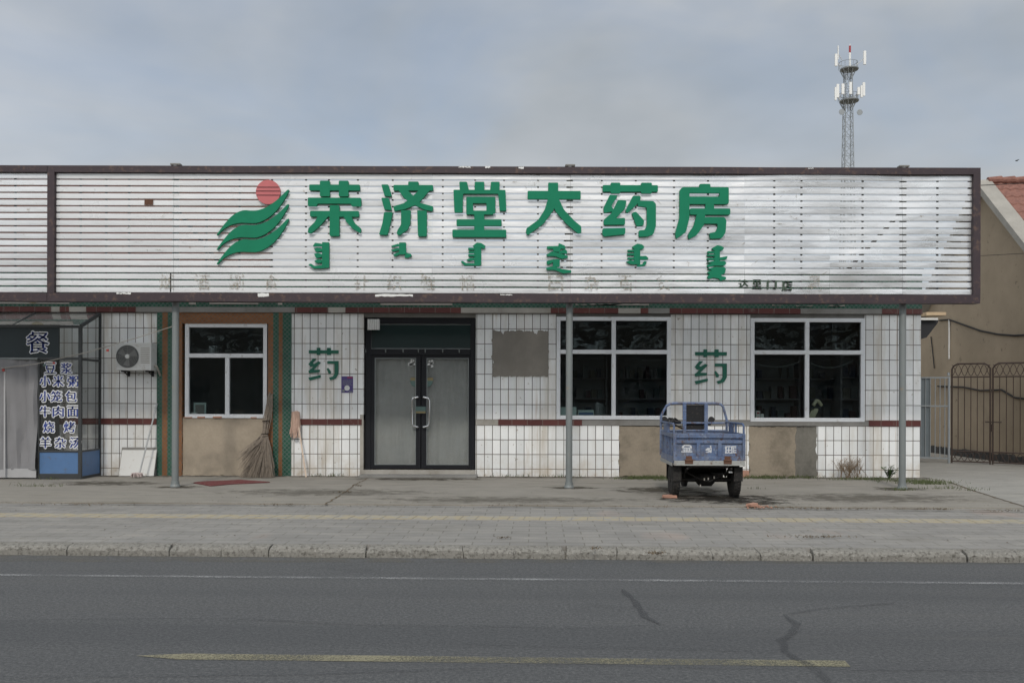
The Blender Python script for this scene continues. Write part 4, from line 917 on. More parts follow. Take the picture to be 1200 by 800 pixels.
# small dark line of characters and glue ghosts of older lettering
for ch, x0, x1, y0, y1 in (('达', 865, 876, 327, 337), ('里', 881, 891.5, 327, 338), ('门', 898.5, 909, 327.5, 338), ('店', 916, 927.5, 328, 340)):
    b = MB(); a, z1 = S(x0, y0); c, z0 = S(x1, y1); [put_text(b, ch, a + q, c + q, z0, z1, SY - .024 - abs(q) * .1, 0.0, .02) for q in (-.008, 0.0, .008)]; b.build('small_character', MT['dark_green'], sign)
gi = 0
for s, xs in (('烟酒副食', (186, 228, 268, 309)), ('针织鞋帽', (414, 453, 492, 538)), ('日杂百货', (642, 684, 724, 768)), ('具', (945,))):
    for ch, x in zip(s, xs):
        b = MB(); a, z1 = S(x, 322.5); c, z0 = S(x + 17, 340.5); [put_text(b, ch, a + q, c + q, z0, z1, SY - .0185 - q * .1) for q in (0, .012)]; b.build('glue_ghost', MT['ghost'], sign)

for k in range(46):
    px, py = random.choice([(random.gauss(180, 22), random.uniform(225, 300)), (random.gauss(925, 14), random.uniform(210, 265)), (random.uniform(600, 640), random.uniform(208, 230)), (random.uniform(860, 1100), random.uniform(215, 330)), (random.uniform(640, 800), random.uniform(205, 335))])
    l = random.uniform(2, 9); a = random.choice([0.0, 0.1, -.15, 1.5, .8, -.6]); dx, dy = math.cos(a) * l, math.sin(a) * l; wd = random.uniform(.25, .8)
    nx_, ny_ = -math.sin(a) * wd, math.cos(a) * wd
    MB().add([(S(px - dx + nx_ * .3, py)[0], SY - .0195 - k * .0001, S(px, py - dy + ny_ * .3)[1]), (S(px - nx_, py)[0], SY - .0195 - k * .0001, S(px, py - ny_)[1]), (S(px + dx, py)[0], SY - .0195 - k * .0001, S(px, py + dy)[1]), (S(px + nx_, py)[0], SY - .0195 - k * .0001, S(px, py + ny_ + .3)[1])], [[0, 1, 2, 3]]).build('glue_scar', MT['ghost'], sign)

# ------------------------------------------------------------------ canopy posts carrying the sign
for px, lab in ((205.5, 'left steel post under the sign, in front of the mosaic framed window'), (667, 'middle steel post under the sign, in front of the middle window'), (1057.5, 'right steel post under the sign, near the end of the tiled wall')):
    Y = -2.2; x = X_(px, Y)
    t = thing('steel_post', lab, 'post', (x, Y, 0), group='posts carrying the signboard')
    MB().tube([(x, Y, 0), (x, Y, Z_(195, Y))], .057, 16).build('pole', MT['steel'], t, smooth=True)
    MB().lathe((x, Y, 0), (0, 0, 1), [(0, .085), (.02, .085), (.05, .07), (.10, .066), (.10, .058)], 16).build('base_collar', MT['steel'], t)
    MB().box(x - .08, x + .09, Y - .06, Y + .06, Z_(195.4, Y), Z_(193.2, Y)).build('cap', MT['cement'], t, bevel=.01)
    MB().bar((x, Y, 4.75), (x, .3, 4.10), .05).build('brace', MT['dark_steel'], t)

# ------------------------------------------------------------------ wall characters, poster
PW = lambda px, py: (X_(px), Z_(py))
yao = [(137, 125, 535, 168), (243, 92, 290, 188), (380, 92, 432, 188), [(190, 240), (240, 240), (190, 295), (205, 310), (265, 272), (298, 290), (200, 385), (288, 385), (280, 418), (140, 432), (133, 402), (200, 345), (160, 345), (133, 310)],
       [(133, 490), (295, 455), (298, 488), (150, 530)], (385, 268, 535, 305), [(482, 295), (535, 290), (535, 440), (500, 500), (425, 525), (410, 490), (460, 475), (482, 440)], [(378, 375), (395, 360), (435, 410), (432, 440), (405, 440)]]
for dx, dy, sc, lab in ((0, 0, 11.43, 'green medicine character on the white tiles left of the black doors'), (452.3, 0.4, 10.7, 'green medicine character on the white tiles between the middle and right windows')):
    org = (350 + dx - (0 if sc > 11 else .9), 400 + dy - (0 if sc > 11 else .3))
    b = MB()
    for k, p in enumerate(yao):
        if not isinstance(p[0], tuple): p = zrect(*p)
        b.prism([PW(org[0] + x / sc, org[1] + z / sc) for x, z in fillet(p, 4)], -.022 - .001 * k, -.001)
    tag(b.build('wall_character', MT['green_wall'], None, (X_(org[0] + 30), -.01, Z_(org[1] + 46))), lab, 'letter', 'green characters on the tiled wall')
pt = thing('wall_poster', 'small purple notice stuck on the tiles left of the black doors', 'poster', (X_(407), -.006, Z_(460.3)))
MB().box(X_(400), X_(413.7), -.008, -.002, Z_(460.5), Z_(441.3)).build('sheet', MT['purple'], pt)
MB().box(X_(407), X_(413.2), -.011, -.008, Z_(443.6), Z_(441.8)).build('red_band', MT['poster_red'], pt)
MB().lathe((X_(406.8), -.008, Z_(455)), (0, -1, 0), [(0, .052), (.003, .052)], 20).build('round_mark', MT['sticker'], pt)
b = MB()
for k in range(6):
    xx = X_(401.5)
    while xx < X_(411.5):
        l = random.uniform(.01, .03); b.box(xx, xx + l, -.0105, -.008, Z_(446 + k * 1.1) - .004, Z_(446 + k * 1.1) + .004); xx += l + .012
b.box(X_(401), X_(404), -.0105, -.008, Z_(459.5), Z_(457)); b.box(X_(408.5), X_(413), -.0105, -.008, Z_(459.6), Z_(458.6)); b.build('printed_text', MT['trim'], pt)

# ------------------------------------------------------------------ restaurant porch at the left
PY = -0.8
por = thing('glass_porch', 'glazed entrance porch of the eatery with blue menu characters and a blue base', 'porch', (X_(20, PY), PY, 0))
PX = lambda p: X_(p, PY)
PZ = lambda p: Z_(p, PY)
b = MB(); xr = PX(96); xw = X_(119.5)
def fbar(x0, x1, z0, z1, y=PY, t=.05): b.box(x0, x1, y - t / 2, y + t / 2, z0, z1)
fbar(xr - .06, xr, 0, PZ(383))                                   # corner post
fbar(-14, xr - .06, PZ(385.5), PZ(382.5)); fbar(-14, xr - .06, PZ(423), PZ(420)); fbar(PX(45), PX(47), 0, PZ(423), t=.046); fbar(PX(47), xr - .06, .0, PZ(556)); fbar(PX(47), xr - .06, PZ(531), PZ(529))
b.box(xr - .045, xr - .005, PY + .025, 0, PZ(423.5), PZ(420.8)); b.box(xr - .045, xr - .005, PY + .025, 0, PZ(531), PZ(529)); b.box(xr - .045, xr - .005, PY + .025, 0, 0, .05)
b.box(xr - .045, xr - .005, -.04, 0, .05, Z_(369)); b.bar((xr - .025, PY, PZ(383.5)), (xr - .025, -.02, Z_(369)), .045, .06)
for p in (-60, 15): b.bar((PX(p), PY, PZ(383.5)), (PX(p), -.02, Z_(368.5)), .04, .05)
b.build('porch_frame', MT['grey_al'], por, bevel=.004)
def quad(name, pts, mat, parent): return MB().add(pts, [[0, 1, 2, 3]]).build(name, mat, parent)
quad('roof_pane', [(-14, PY, PZ(382.6) + .012), (xr, PY, PZ(382.6) + .012), (xr, -.01, Z_(368.2)), (-14, -.01, Z_(368.2))], MT['glass_roof'], por)
up = quad('upper_pane', [(PX(69), PY, PZ(420)), (xr - .06, PY, PZ(420)), (xr - .06, PY, PZ(385.5)), (PX(69), PY, PZ(385.5))], MT['glass_thin'], por)
MB().box(-14, PX(69), PY - .005, PY + .01, PZ(420), PZ(385.5)).build('dark_panel', MT['porch_dark'], por)
lo = quad('front_pane', [(PX(47), PY + .004, PZ(529)), (xr - .06, PY + .004, PZ(529)), (xr - .06, PY + .004, PZ(423)), (PX(47), PY + .004, PZ(423))], MT['glass_thin'], por)
quad('side_pane', [(xr - .025, PY + .03, .57), (xr - .025, -.04, .57), (xr - .025, -.04, Z_(371)), (xr - .025, PY + .03, PZ(386))], MT['glass_thin'], por)
MB().box(PX(47), xr - .06, PY - .01, PY + .02, PZ(556), PZ(531)).build('kick_panel', MT['porch_blue'], por)
MB().box(xr - .04, xr - .015, PY + .026, -.04, .05, PZ(531)).build('kick_panel', MT['porch_blue'], por)
rows = [(432.8, ((190, '豆'), (250, '浆'))), (447.8, ((170, '小'), (220, '米'), (275, '粥'))), (465.6, ((170, '小'), (213, '笼'), (268, '包'))), (483.4, ((170, '牛'), (220, '肉'), (275, '面'))), (501.6, ((185, '烧'), (262, '烤'))), (519.7, ((172, '羊'), (228, '杂'), (284, '汤')))]
def vinyl(ch, cx, cy, hw, hh, parent):
    a, c, z0, z1 = PX(cx - hw), PX(cx + hw), PZ(cy + hh), PZ(cy - hh)
    w = MB(); o_ = .021; [put_text(w, ch, a + o_ * math.cos(q * .785), c + o_ * math.cos(q * .785), z0 + o_ * math.sin(q * .785), z1 + o_ * math.sin(q * .785), PY - .012 - .0004 * q) for q in range(8)]; w.build('character_outline', MT['white_ink'], parent)
    k = MB(); [put_text(k, ch, a + q, c + q, z0, z1, PY - .0185 - abs(q) * .05) for q in (-.006, 0, .006)]; k.build('menu_character', MT['ink'], parent)
for cy, cs in rows:
    for zx, ch in cs: vinyl(ch, zx / 3.2, cy, 6.3, 6.3, por)
vinyl('餐', 44.5, 402.5, 13, 12.5, por)
# curtain hung in the porch doorway
cu = thing('quilted_curtain', 'grey quilted door curtain hanging in the eatery porch doorway', 'curtain', (PX(20), PY - .03, .05))
cloth(-12.5, PX(45), PZ(551), PZ(423), PY - .06, .10, 80, 24).build('cloth', MT['quilt'], cu, smooth=True)
cloth(-12.5, PX(45), .03, PZ(550), PY - .055, .04, 60, 3).build('bottom_band', MT['quilt_band'], cu, smooth=True)
MB().tube([(-12.5, PY - .06, PZ(422)), (PX(46), PY - .06, PZ(422))], .022, 8).build('rod', MT['trim'], cu, smooth=True)
b = MB(); b.bar((PX(9), PY - .10, .06), (PX(9), PY - .10, PZ(424)), .03, .008); b.build('seam', MT['quilt_band'], cu)
# line with pegs from porch to post
P = [(X_(-40, PY), PY - .1, Z_(437, PY)), (PX(0), PY - .12, PZ(434)), (PX(47), PY - .14, PZ(428)), (X_(100, -1.3), -1.3, Z_(414.5, -1.3)), (X_(160, -1.8), -1.8, Z_(397, -1.8)), (X_(203.5, -2.2), -2.2, Z_(383, -2.2))]
ln = thing('washing_line', 'thin cord with a few coloured pegs strung from the porch to the left post', 'cord', P[0])
MB().tube(P, .008, 5).build('cord', MT['cement_lt'], ln)
for (px, py, Y, mt) in ((4, 434.5, PY - .12, 'flag_red'), (52, 428.5, PY - .16, 'sticker_green'), (63, 426, PY - .24, 'flag_red'), (126, 411, -1.52, 'flag_red'), (186, 389, -2.03, 'sticker_green')):
    MB().box(X_(px, Y) - .02, X_(px, Y) + .02, Y - .008, Y + .008, Z_(py, Y) - .03, Z_(py, Y) + .01).build('peg', MT[mt], ln)

# ------------------------------------------------------------------ air conditioner
x0, x1, z0, z1 = X_(136, -.35), X_(177, -.35), Z_(435, -.35), Z_(402.5, -.35)
ac = thing('air_conditioner', 'white outdoor air conditioner unit on wall brackets above the leaning board', 'air conditioner', ((x0 + x1) / 2, -.2, z0))
MB().box(x0, x1, -.35, -.06, z0, z1).build('casing', MT['ac'], ac, bevel=.015)
cx, cz = X_(149.5, -.35), Z_(418.7, -.35); rr = .215
MB().lathe((cx, -.348, cz), (0, -1, 0), [(0, rr), (.006, rr)], 36).build('fan_recess', MT['ac_dark'], ac)
b = MB()
for q in [rr * k / 7 for k in range(2, 8)]:
    b.tube([(cx + q * math.cos(a), -.362, cz + q * math.sin(a)) for a in [i * math.pi / 16 for i in range(33)]], .0045, 5)
for k in range(8): a = k * math.pi / 4; b.tube([(cx, -.364, cz), (cx + rr * math.cos(a), -.364, cz + rr * math.sin(a))], .004, 5)
gr = b.build('fan_grille', MT['ac_fan'], ac)
MB().lathe((cx, -.36, cz), (0, -1, 0), [(0, .045), (.014, .04)], 16).build('hub', MT['ac'], gr)
b = MB()
for k in range(3):
    a = k * 2.094 + .4; b.hexa([(cx + .03 * math.cos(a), -.356, cz + .03 * math.sin(a)), (cx + .18 * math.cos(a - .35), -.356, cz + .18 * math.sin(a - .35)), (cx + .19 * math.cos(a + .35), -.356, cz + .19 * math.sin(a + .35)), (cx + .04 * math.cos(a + .8), -.356, cz + .04 * math.sin(a + .8))] + [(cx + .03 * math.cos(a), -.355, cz + .03 * math.sin(a)), (cx + .18 * math.cos(a - .35), -.355, cz + .18 * math.sin(a - .35)), (cx + .19 * math.cos(a + .35), -.355, cz + .19 * math.sin(a + .35)), (cx + .04 * math.cos(a + .8), -.355, cz + .04 * math.sin(a + .8))])
b.build('fan_blade', MT['ac_fan'], ac)
b = MB()
for k in range(9): b.box(x1 - .2, x1 - .03, -.354, -.35, z1 - .10 - k * .035, z1 - .112 - k * .035)
b.build('louvre', MT['cement_lt'], ac)
for q in (x0 + .1, x1 - .1): MB().box(q - .02, q + .02, -.33, 0, z0 - .03, z0).box(q - .018, q + .018, -.03, -.001, z0 - .11, z0 - .03).bar((q, -.2, z0 - .03), (q, -.03, z0 - .10), .018).build('bracket', MT['dark_steel'], ac)
MB().tube([(x1, -.2, z0 + .1), (x1 + .05, -.2, z0 + .08), (x1 + .06, -.1, z0 - .05), (x1 + .04, 0, z0 - .1)], .02, 8).build('pipe', MT['cement_lt'], ac, smooth=True)

# ------------------------------------------------------------------ leaning things along the wall
xa, xb = X_(142.5, -.1), X_(183, -.1)
bd = thing('leaning_board', 'white flat board leaning on the tiles under the air conditioner', 'board', ((xa + xb) / 2, -.15, 0))
MB().hexa([(xa, -.22, .01), (xb, -.22, .01), (xb, -.19, .01), (xa, -.19, .01), (xa, -.07, .50), (xb, -.07, .50), (xb, -.04, .50), (xa, -.04, .50)]).build('panel', MT['board'], bd, bevel=.004)
MB().hexa([(xa - .02, -.185, .01), (xb, -.185, .01), (xb, -.165, .01), (xa - .02, -.165, .01), (xa - .02, -.03, .55), (xb, -.03, .55), (xb, -.01, .55), (xa - .02, -.01, .55)]).build('backing', MT['cement'], bd)
mp_ = thing('grey_mop', 'mop with grey stick and pale cloth head down, in front of the leaning board', 'mop', (X_(163, -.5), -.5, 0))
MB().tube([(X_(163, -.5), -.5, .04), (X_(184, -.06), -.06, Z_(474, -.06))], .016, 8).build('stick', MT['grey_stick'], mp_, smooth=True)
def strands(c, n, rad, h, mat, name, parent, down=True):
    b = MB()
    for i in range(n):
        a = random.uniform(0, 6.28); r = rad * math.sqrt(random.random())
        p0 = Vector(c) + Vector((random.uniform(-.02, .02), random.uniform(-.02, .02), h)); p2 = Vector(c) + Vector((r * math.cos(a), r * .6 * math.sin(a), random.uniform(.0, .03) + .012))
        p1 = (p0 + p2) / 2 + Vector((r * .3 * math.cos(a), r * .2 * math.sin(a), h * .25)); b.tube([p0, p1, p2], .011, 5)
    return b.build(name, mat, parent, smooth=True)
strands((X_(161, -.5), -.5, 0), 46, .13, .09, MT['mop_grey'], 'mop_head', mp_)
pm = thing('pink_mop', 'upturned mop with pink cloth head leaning on the tiles right of the mosaic pilaster', 'mop', (X_(359, -.3), -.3, 0))
tp_ = Vector((X_(348, -.05), -.05, Z_(486, -.05)))
MB().tube([(X_(359, -.3), -.3, 0.005), tp_], .016, 8).build('stick', MT['stick'], pm, smooth=True)
b = MB()
for i in range(70):
    a = random.uniform(0, 6.28); r = random.uniform(.02, .10); q = tp_ + Vector((r * math.cos(a) * .8 - .02, -.02 - abs(r * math.sin(a)) * .6, 0)); l = random.uniform(.15, .46)
    b.tube([tp_ + Vector((random.uniform(-.03, .03), -.02, random.uniform(-.02, .06))), q + Vector((0, 0, .05)), q + Vector((random.uniform(-.03, .02), 0, -l * .5)), q + Vector((random.uniform(-.05, .03), 0, -l))], .014, 5)
b.build('mop_head', MT['mop_pink'], pm, smooth=True)
# big twig broom
br_ = thing('twig_broom', 'large brown twig broom leaning on the pilaster right of the plastered window', 'broom', (X_(300, -.4), -.4, 0))
top = Vector((X_(317, -.05), -.06, Z_(466, -.05))); mid = Vector((X_(310.5, -.15), -.17, Z_(513, -.15)))
b = MB()
for i in range(46):
    a = random.uniform(0, 6.28); r = random.uniform(0, .045); e = top + Vector((random.uniform(-.06, .05), random.uniform(-.02, .01), random.uniform(-.25, .12)))
    b.tube([mid + Vector((r * math.cos(a), r * math.sin(a), 0)), (mid + e) / 2 + Vector((r * math.cos(a) * 1.3, r * math.sin(a), 0)), e], .008, 4)
b.build('handle_bundle', MT['straw'], br_)
b = MB()
for i in range(420):
    u = random.random(); tx = X_(279 + 42 * u ** .75, -.45); ty = -.42 + random.uniform(-.16, .12); tz = random.choice([0.01, 0.01, random.uniform(.01, .25)]); a = random.uniform(0, 6.28)
    p0 = mid + Vector((.05 * math.cos(a), .04 * math.sin(a), random.uniform(-.03, .08))); p2 = Vector((tx, ty, tz))
    if random.random() < .12: p2 = Vector((X_(random.uniform(280, 292), -.4), ty, random.uniform(.15, .5)))
    p1 = p0.lerp(p2, .45) + Vector((.07 * (1 - u), .02, .04)); b.tube([p0, p1, p2], [.0055, .0045, .0025], 4)
b.build('bristles', MT['straw'], br_)
b = MB()
for dz in (0, .05, .30): c = mid + Vector((dz * .06, dz * .1, dz)); MB().tube([c + Vector((.062 * math.cos(a), .062 * math.sin(a), .004 * a)) for a in [i * math.pi / 8 for i in range(17)]], .01, 5).build('binding', MT['twine'], br_)
# red cloth on the ground
pts = [G_(226, 567), G_(240, 565.3), G_(262, 564.6), G_(281, 563.4), G_(300, 564.8), G_(318, 566), G_(296, 567.2), G_(270, 568.4), G_(247, 570.8), G_(238, 569)]
tag(MB().slab(fillet([(p.x, p.y) for p in pts], .05), .006, .016).build('red_cloth', MT['red_mat'], None, (pts[3].x, pts[0].y, .005)), 'flattened dark red cloth on the concrete right of the left post', 'mat')

# ------------------------------------------------------------------ cargo tricycle (local: -y is the tailgate)
tk = thing('cargo_tricycle', 'weathered blue cargo tricycle with a caged bed, tailgate to the road', 'tricycle', (0, 0, 0))
BLU = MT['trike']; HW = .54; ZF, ZTg = .60, 1.005; YR, YF = -.42, .86
b = MB(); b.box(-HW + .02, HW - .02, YR + .03, YF, ZF - .035, ZF); b.build('bed_floor', BLU, tk)
# tailgate with recessed panels
b = MB(); y0, y1 = YR, YR + .035
b.box(-HW, -HW + .045, y0 - .006, y1, ZF, ZTg); b.box(HW - .045, HW, y0 - .006, y1, ZF, ZTg); b.box(-HW + .045, HW - .045, y0, y1, ZTg - .065, ZTg); b.box(-HW + .045, HW - .045, y0, y1, ZTg - .145, ZTg - .105); b.box(-HW + .045, HW - .045, y0, y1, ZF, ZF + .065)
for q in (-.165, .155): b.box(q - .028, q + .028, y0 - .003, y1, ZF + .065, ZTg - .145)
b.box(-HW + .045, HW - .045, y0 + .029, y1 + .004, ZF + .065, ZTg - .065)
tg = b.build('tailgate', BLU, tk, bevel=.006)
T8 = lambda x, z: (-HW + (x - 205) / (1095 - 205) * 2 * HW, ZTg - (z - 25) / (375 - 25) * (ZTg - ZF))
def decal(polys, name):
    b = MB()
    for k, p in enumerate(polys):
        if not isinstance(p[0], tuple): p = zrect(*p)
        b.prism([T8(*v) for v in p], YR + .0265 - .0006 * k, YR + .0285)
    return b.build(name, MT['worn_mark'], tg)
decal([[(310, 210), (318, 185), (345, 168), (405, 168), (430, 182), (440, 210), (415, 208), (400, 188), (345, 188), (335, 210)], (318, 205, 435, 217), (335, 217, 352, 252), (366, 217, 382, 252), (397, 217, 413, 252), (322, 229, 432, 240), (305, 252, 440, 270)], 'tailgate_mark')
decal([[(600, 235), (640, 205), (665, 215), (655, 240), (672, 250), (668, 272), (615, 272), (605, 258), (640, 256), (640, 238), (620, 247)], (660, 180, 676, 202), [(664, 206), (680, 204), (682, 272), (666, 274)]], 'tailgate_mark')
decal([(848, 184, 985, 200), (848, 200, 868, 282), (884, 200, 900, 276), (922, 200, 940, 282), (868, 232, 884, 244), (900, 232, 922, 244), (945, 206, 958, 276), (958, 206, 985, 219), (958, 235, 985, 247), (958, 262, 985, 276), (868, 268, 922, 282)], 'tailgate_mark')
b = MB(); b.box(-HW + .005, HW - .005, YR - .02, YR + .06, ZF - .075, ZF - .036); b.box(-HW + .01, HW - .01, YR - .012, YR + .05, ZF - .036, ZF - .002); b.build('rear_sill', MT['lip'], tk, bevel=.006)
for q in (-.31, .27): MB().box(q - .06, q + .06, YR - .028, YR - .004, ZF - .05, ZF + .02).tube([(q - .06, YR - .02, ZF + .005), (q + .06, YR - .02, ZF + .005)], .018, 8).box(q - .045, q + .045, YR - .016, YR - .008, ZF + .02, ZF + .07).build('hinge', MT['rust'], tk, bevel=.004)
# side boards
for s in (-1, 1):
    b = MB(); xo, xi = s * HW, s * (HW - .03); a, c = min(xo, xi), max(xo, xi)
    b.box(a, c, YR + .036, YF, ZTg - .06, ZTg + .0); b.box(a, c, YR + .036, YF, ZF - .04, ZF + .06)
    for k in range(9):
        yy = YR + .05 + k * (YF - YR - .1) / 8; b.box(a, c, yy - .016, yy + .016, ZF + .06, ZTg - .06)
    i0, i1 = sorted((s * (HW - .024), s * (HW - .029))); b.box(i0, i1, YR + .04, YF - .01, ZF + .06, ZTg - .06)
    b.build('side_board', BLU, tk, bevel=.004)
    b = MB(); xr_ = s * (HW - .015)
    b.tube([(xr_, YF - .02, 1.15), (xr_, YR + .12, 1.15), (xr_, YR + .05, 1.12), (xr_, YR + .05, ZTg)], .016, 8)
    for yy in (.15, .5): b.bar((xr_, yy, ZTg), (xr_, yy, 1.15), .03, .03)
    i0, i1 = sorted((xr_ - .008, xr_ + .008)); b.box(i0, i1, .3, .62, ZTg, 1.135)
    b.build('side_rail', BLU if s > 0 else MT['trike'], tk, smooth=False)
    MB().box(min(xo, xo + s * .012), max(xo, xo + s * .012), YR + .1, YF, ZF - .09, ZF - .042).build('side_sill', MT['lip'], tk)
# guard hoop behind the seat
b = MB(); yy = YF + .0
hoop = [(-HW, yy, ZF), (-HW, yy, 1.23), (-HW + .03, yy, 1.30), (-.45, yy, 1.41), (-.40, yy, 1.44), (-.33, yy, 1.455), (.37, yy, 1.455), (.44, yy, 1.44), (.48, yy, 1.40), (HW - .02, yy, 1.26), (HW, yy, 1.18), (HW, yy, ZF)]
b.tube(hoop, .021, 8); b.tube([(-HW, yy, 1.13), (HW, yy, 1.13)], .016, 8); b.tube([(-HW, yy, 1.005), (HW, yy, 1.005)], .016, 8)
for q in (-.155, .20): b.bar((q, yy, ZF), (q, yy, 1.45), .056, .04)
hp = b.build('guard_hoop', BLU, tk, smooth=True)
MB().box(-HW + .02, HW - .02, YF + .005, YF + .02, ZF, 1.0).build('front_board', BLU, tk)
# seat back board, saddle, engine, tank, fork
MB().box(-.13, .175, YF + .03, YF + .07, 1.0, 1.42).build('seat_back', MT['black'], tk, bevel=.008)
MB().box(-.20, .20, YF + .09, YF + .52, .78, .88).build('saddle', MT['black'], tk, bevel=.03)
MB().box(-.16, .16, YF + .10, YF + .5, .42, .78).build('saddle_box', BLU, tk, bevel=.01)
MB().tube([(0, YF + .52, .75), (0, YF + .7, .9)], .09, 12).build('fuel_tank', BLU, tk, smooth=True)
b = MB(); fy = YF + .86
b.tube([(-.09, fy + .07, .26), (-.09, fy - .08, .78)], .022, 8); b.tube([(.09, fy + .07, .26), (.09, fy - .08, .78)], .022, 8); b.tube([(0, fy - .06, .72), (0, fy - .12, 1.0)], .03, 8); b.box(-.11, .11, fy - .13, fy - .05, .74, .79)
fk = b.build('front_fork', MT['chassis'], tk)
hb = MB().tube([(-.36, fy - .42, 1.10), (-.25, fy - .25, 1.10), (-.08, fy - .13, 1.02), (.08, fy - .13, 1.02), (.25, fy - .25, 1.10), (.36, fy - .42, 1.10)], .015, 8).build('handlebar', MT['chassis'], tk, smooth=True)
for s in (-1, 1):
    MB().tube([(s * .36, fy - .42, 1.10), (s * .27, fy - .28, 1.10)], .022, 8).build('grip', MT['black'], hb)
    MB().lathe((s * .40, fy - .30, 1.17), (0, -1, .1), [(0, .02), (.015, .055), (.03, .05)], 14).tube([(s * .28, fy - .28, 1.10), (s * .36, fy - .26, 1.15), (s * .40, fy - .27, 1.17)], .008, 6).build('mirror', MT['black'], hb)
MB().lathe((0, fy + .02, .92), (0, 1, 0), [(-.06, .05), (0, .085), (.05, .085)], 18).build('headlight', MT['chassis'], tk)
def wheel(cx, cy, r, wd, name='wheel'):
    prof = [(-wd / 2, r * .66), (-wd / 2 - .004, r * .82), (-wd * .40, r * .95), (-wd * .22, r), (wd * .22, r), (wd * .40, r * .95), (wd / 2 + .004, r * .82), (wd / 2, r * .66)]
    ty = MB().lathe((cx, cy, r), (1, 0, 0), prof, 40)
    t = ty.build(name, MT['rubber'], tk, smooth=True)
    g = MB()
    for k in range(30): # tread blocks
        a = 2 * math.pi * k / 30
        for s in (-1, 1):
            a2 = a + (.10 if s > 0 else 0); p = Vector((cx + s * wd * .22, cy + math.cos(a2) * (r + .001), r + math.sin(a2) * (r + .001))); tng = Vector((0, -math.sin(a2), math.cos(a2))); rad = Vector((0, math.cos(a2), math.sin(a2)))
            g.bar(p - Vector((wd * .18, 0, 0)), p + Vector((wd * .18, 0, 0)), .028, .012, rad)
    g.build('tread', MT['rubber'], t)
    h = MB().lathe((cx, cy, r), (1, 0, 0), [(-wd / 2 + .015, r * .66), (-wd / 2 + .02, r * .55), (-.02, r * .5), (-.02, r * .2), (-wd / 2 - .01, r * .16), (-wd / 2 - .01, .01)], 24); h.lathe((cx, cy, r), (1, 0, 0), [(wd / 2 - .015, r * .66), (wd / 2 - .02, r * .55), (.02, r * .5), (.02, r * .2), (wd / 2 + .01, r * .16), (wd / 2 + .01, .01)], 24)
    h.build('rim', MT['chassis'], t); return t
wheel(-.465, 0, .275, .115); wheel(.465, 0, .275, .115); wheel(0, fy + .06, .25, .085)
b = MB(); b.tube([(-.42, 0, .275), (.42, 0, .275)], .035, 10); b.lathe((.02, 0, .275), (1, 0, 0), [(-.14, .05), (-.09, .10), (.09, .10), (.14, .05)], 18); ax = b.build('rear_axle', MT['chassis'], tk, smooth=True)
for s in (-1, 1):
    b = MB(); 
    for k in range(4): l = .42 - k * .08; b.tube([(s * .33, -l, .48 - k * .012), (s * .33, -l * .5, .40 - k * .012), (s * .33, 0, .365 - k * .012), (s * .33, l * .5, .40 - k * .012), (s * .33, l, .48 - k * .012)], .016, 6)
    b.build('leaf_spring', MT['chassis'], tk)
b = MB()
for s in (-1, 1): b.box(s * .28 - .025, s * .28 + .025, YR + .05, YF + .9, .48, .54)
for yy in (YR + .08, .0, .45, YF, YF + .8): b.box(-.25, .25, yy - .02, yy + .02, .485, .535)
b.build('chassis_frame', MT['chassis'], tk)
MB().box(-.22, .18, YF - .45, YF + .35, .24, .47).lathe((-.02, YF + .1, .36), (1, 0, 0), [(-.22, .12), (.22, .12)], 18).build('engine', MT['chassis'], tk, bevel=.02)
MB().tube([(0.02, 0.05, .275), (0.02, .5, .33)], .03, 10).build('drive_shaft', MT['chassis'], tk)
MB().tube([(-.33, -.25, .42), (-.1, -.15, .30), (.05, -.16, .26), (.22, -.15, .34), (.38, -.2, .46)], .012, 6).build('brake_cable', MT['chassis'], tk, smooth=True)
MB().box(-.46, .46, YF - .10, YF - .07, .22, ZF - .04).build('dark_fill_board', MT['chassis'], tk)  # dark board added to keep the gap under the bed dark
MB().box(-.40, .40, .22, .50, .36, .50).build('dark_fill_box', MT['chassis'], tk, bevel=.02)  # dark box added for the same dark underside
b = MB()
for q in ((-.03, -.17, .30), (.03, -.17, .31), (-.09, -.17, .20), (.12, -.17, .33)): b.box(q[0] - .008, q[0] + .008, q[1] - .02, q[1], q[2] - .02, q[2] + .015)
b.build('brake_linkage', MT['cement_lt'], tk)
MB().box(.31, .36, -.34, -.32, .41, .43).build('tail_lamp', MT['sticker'], tk)
for s in (-1, 1): MB().box(min(s * .40, s * .53), max(s * .40, s * .53), -.30, -.285, .28, .50).build('mudflap', MT['rubber'], tk)
bg_ = MB()
for k in range(5): bg_.tube([(-.47 + k * .03, YF - .06, 1.135), (-.44 + k * .03, YF - .02 - k * .01, 1.19 + .02 * math.sin(k * 2)), (-.36 + k * .025, YF - .03, 1.205 - .01 * k), (-.30 + k * .02, YF - .05, 1.14)], .016, 6)
bg_.build('cable_bundle', MT['black'], tk, smooth=True)
tk.location = (2.985, -3.58, 0.0); tk.rotation_euler = (0, 0, R(-1.0))
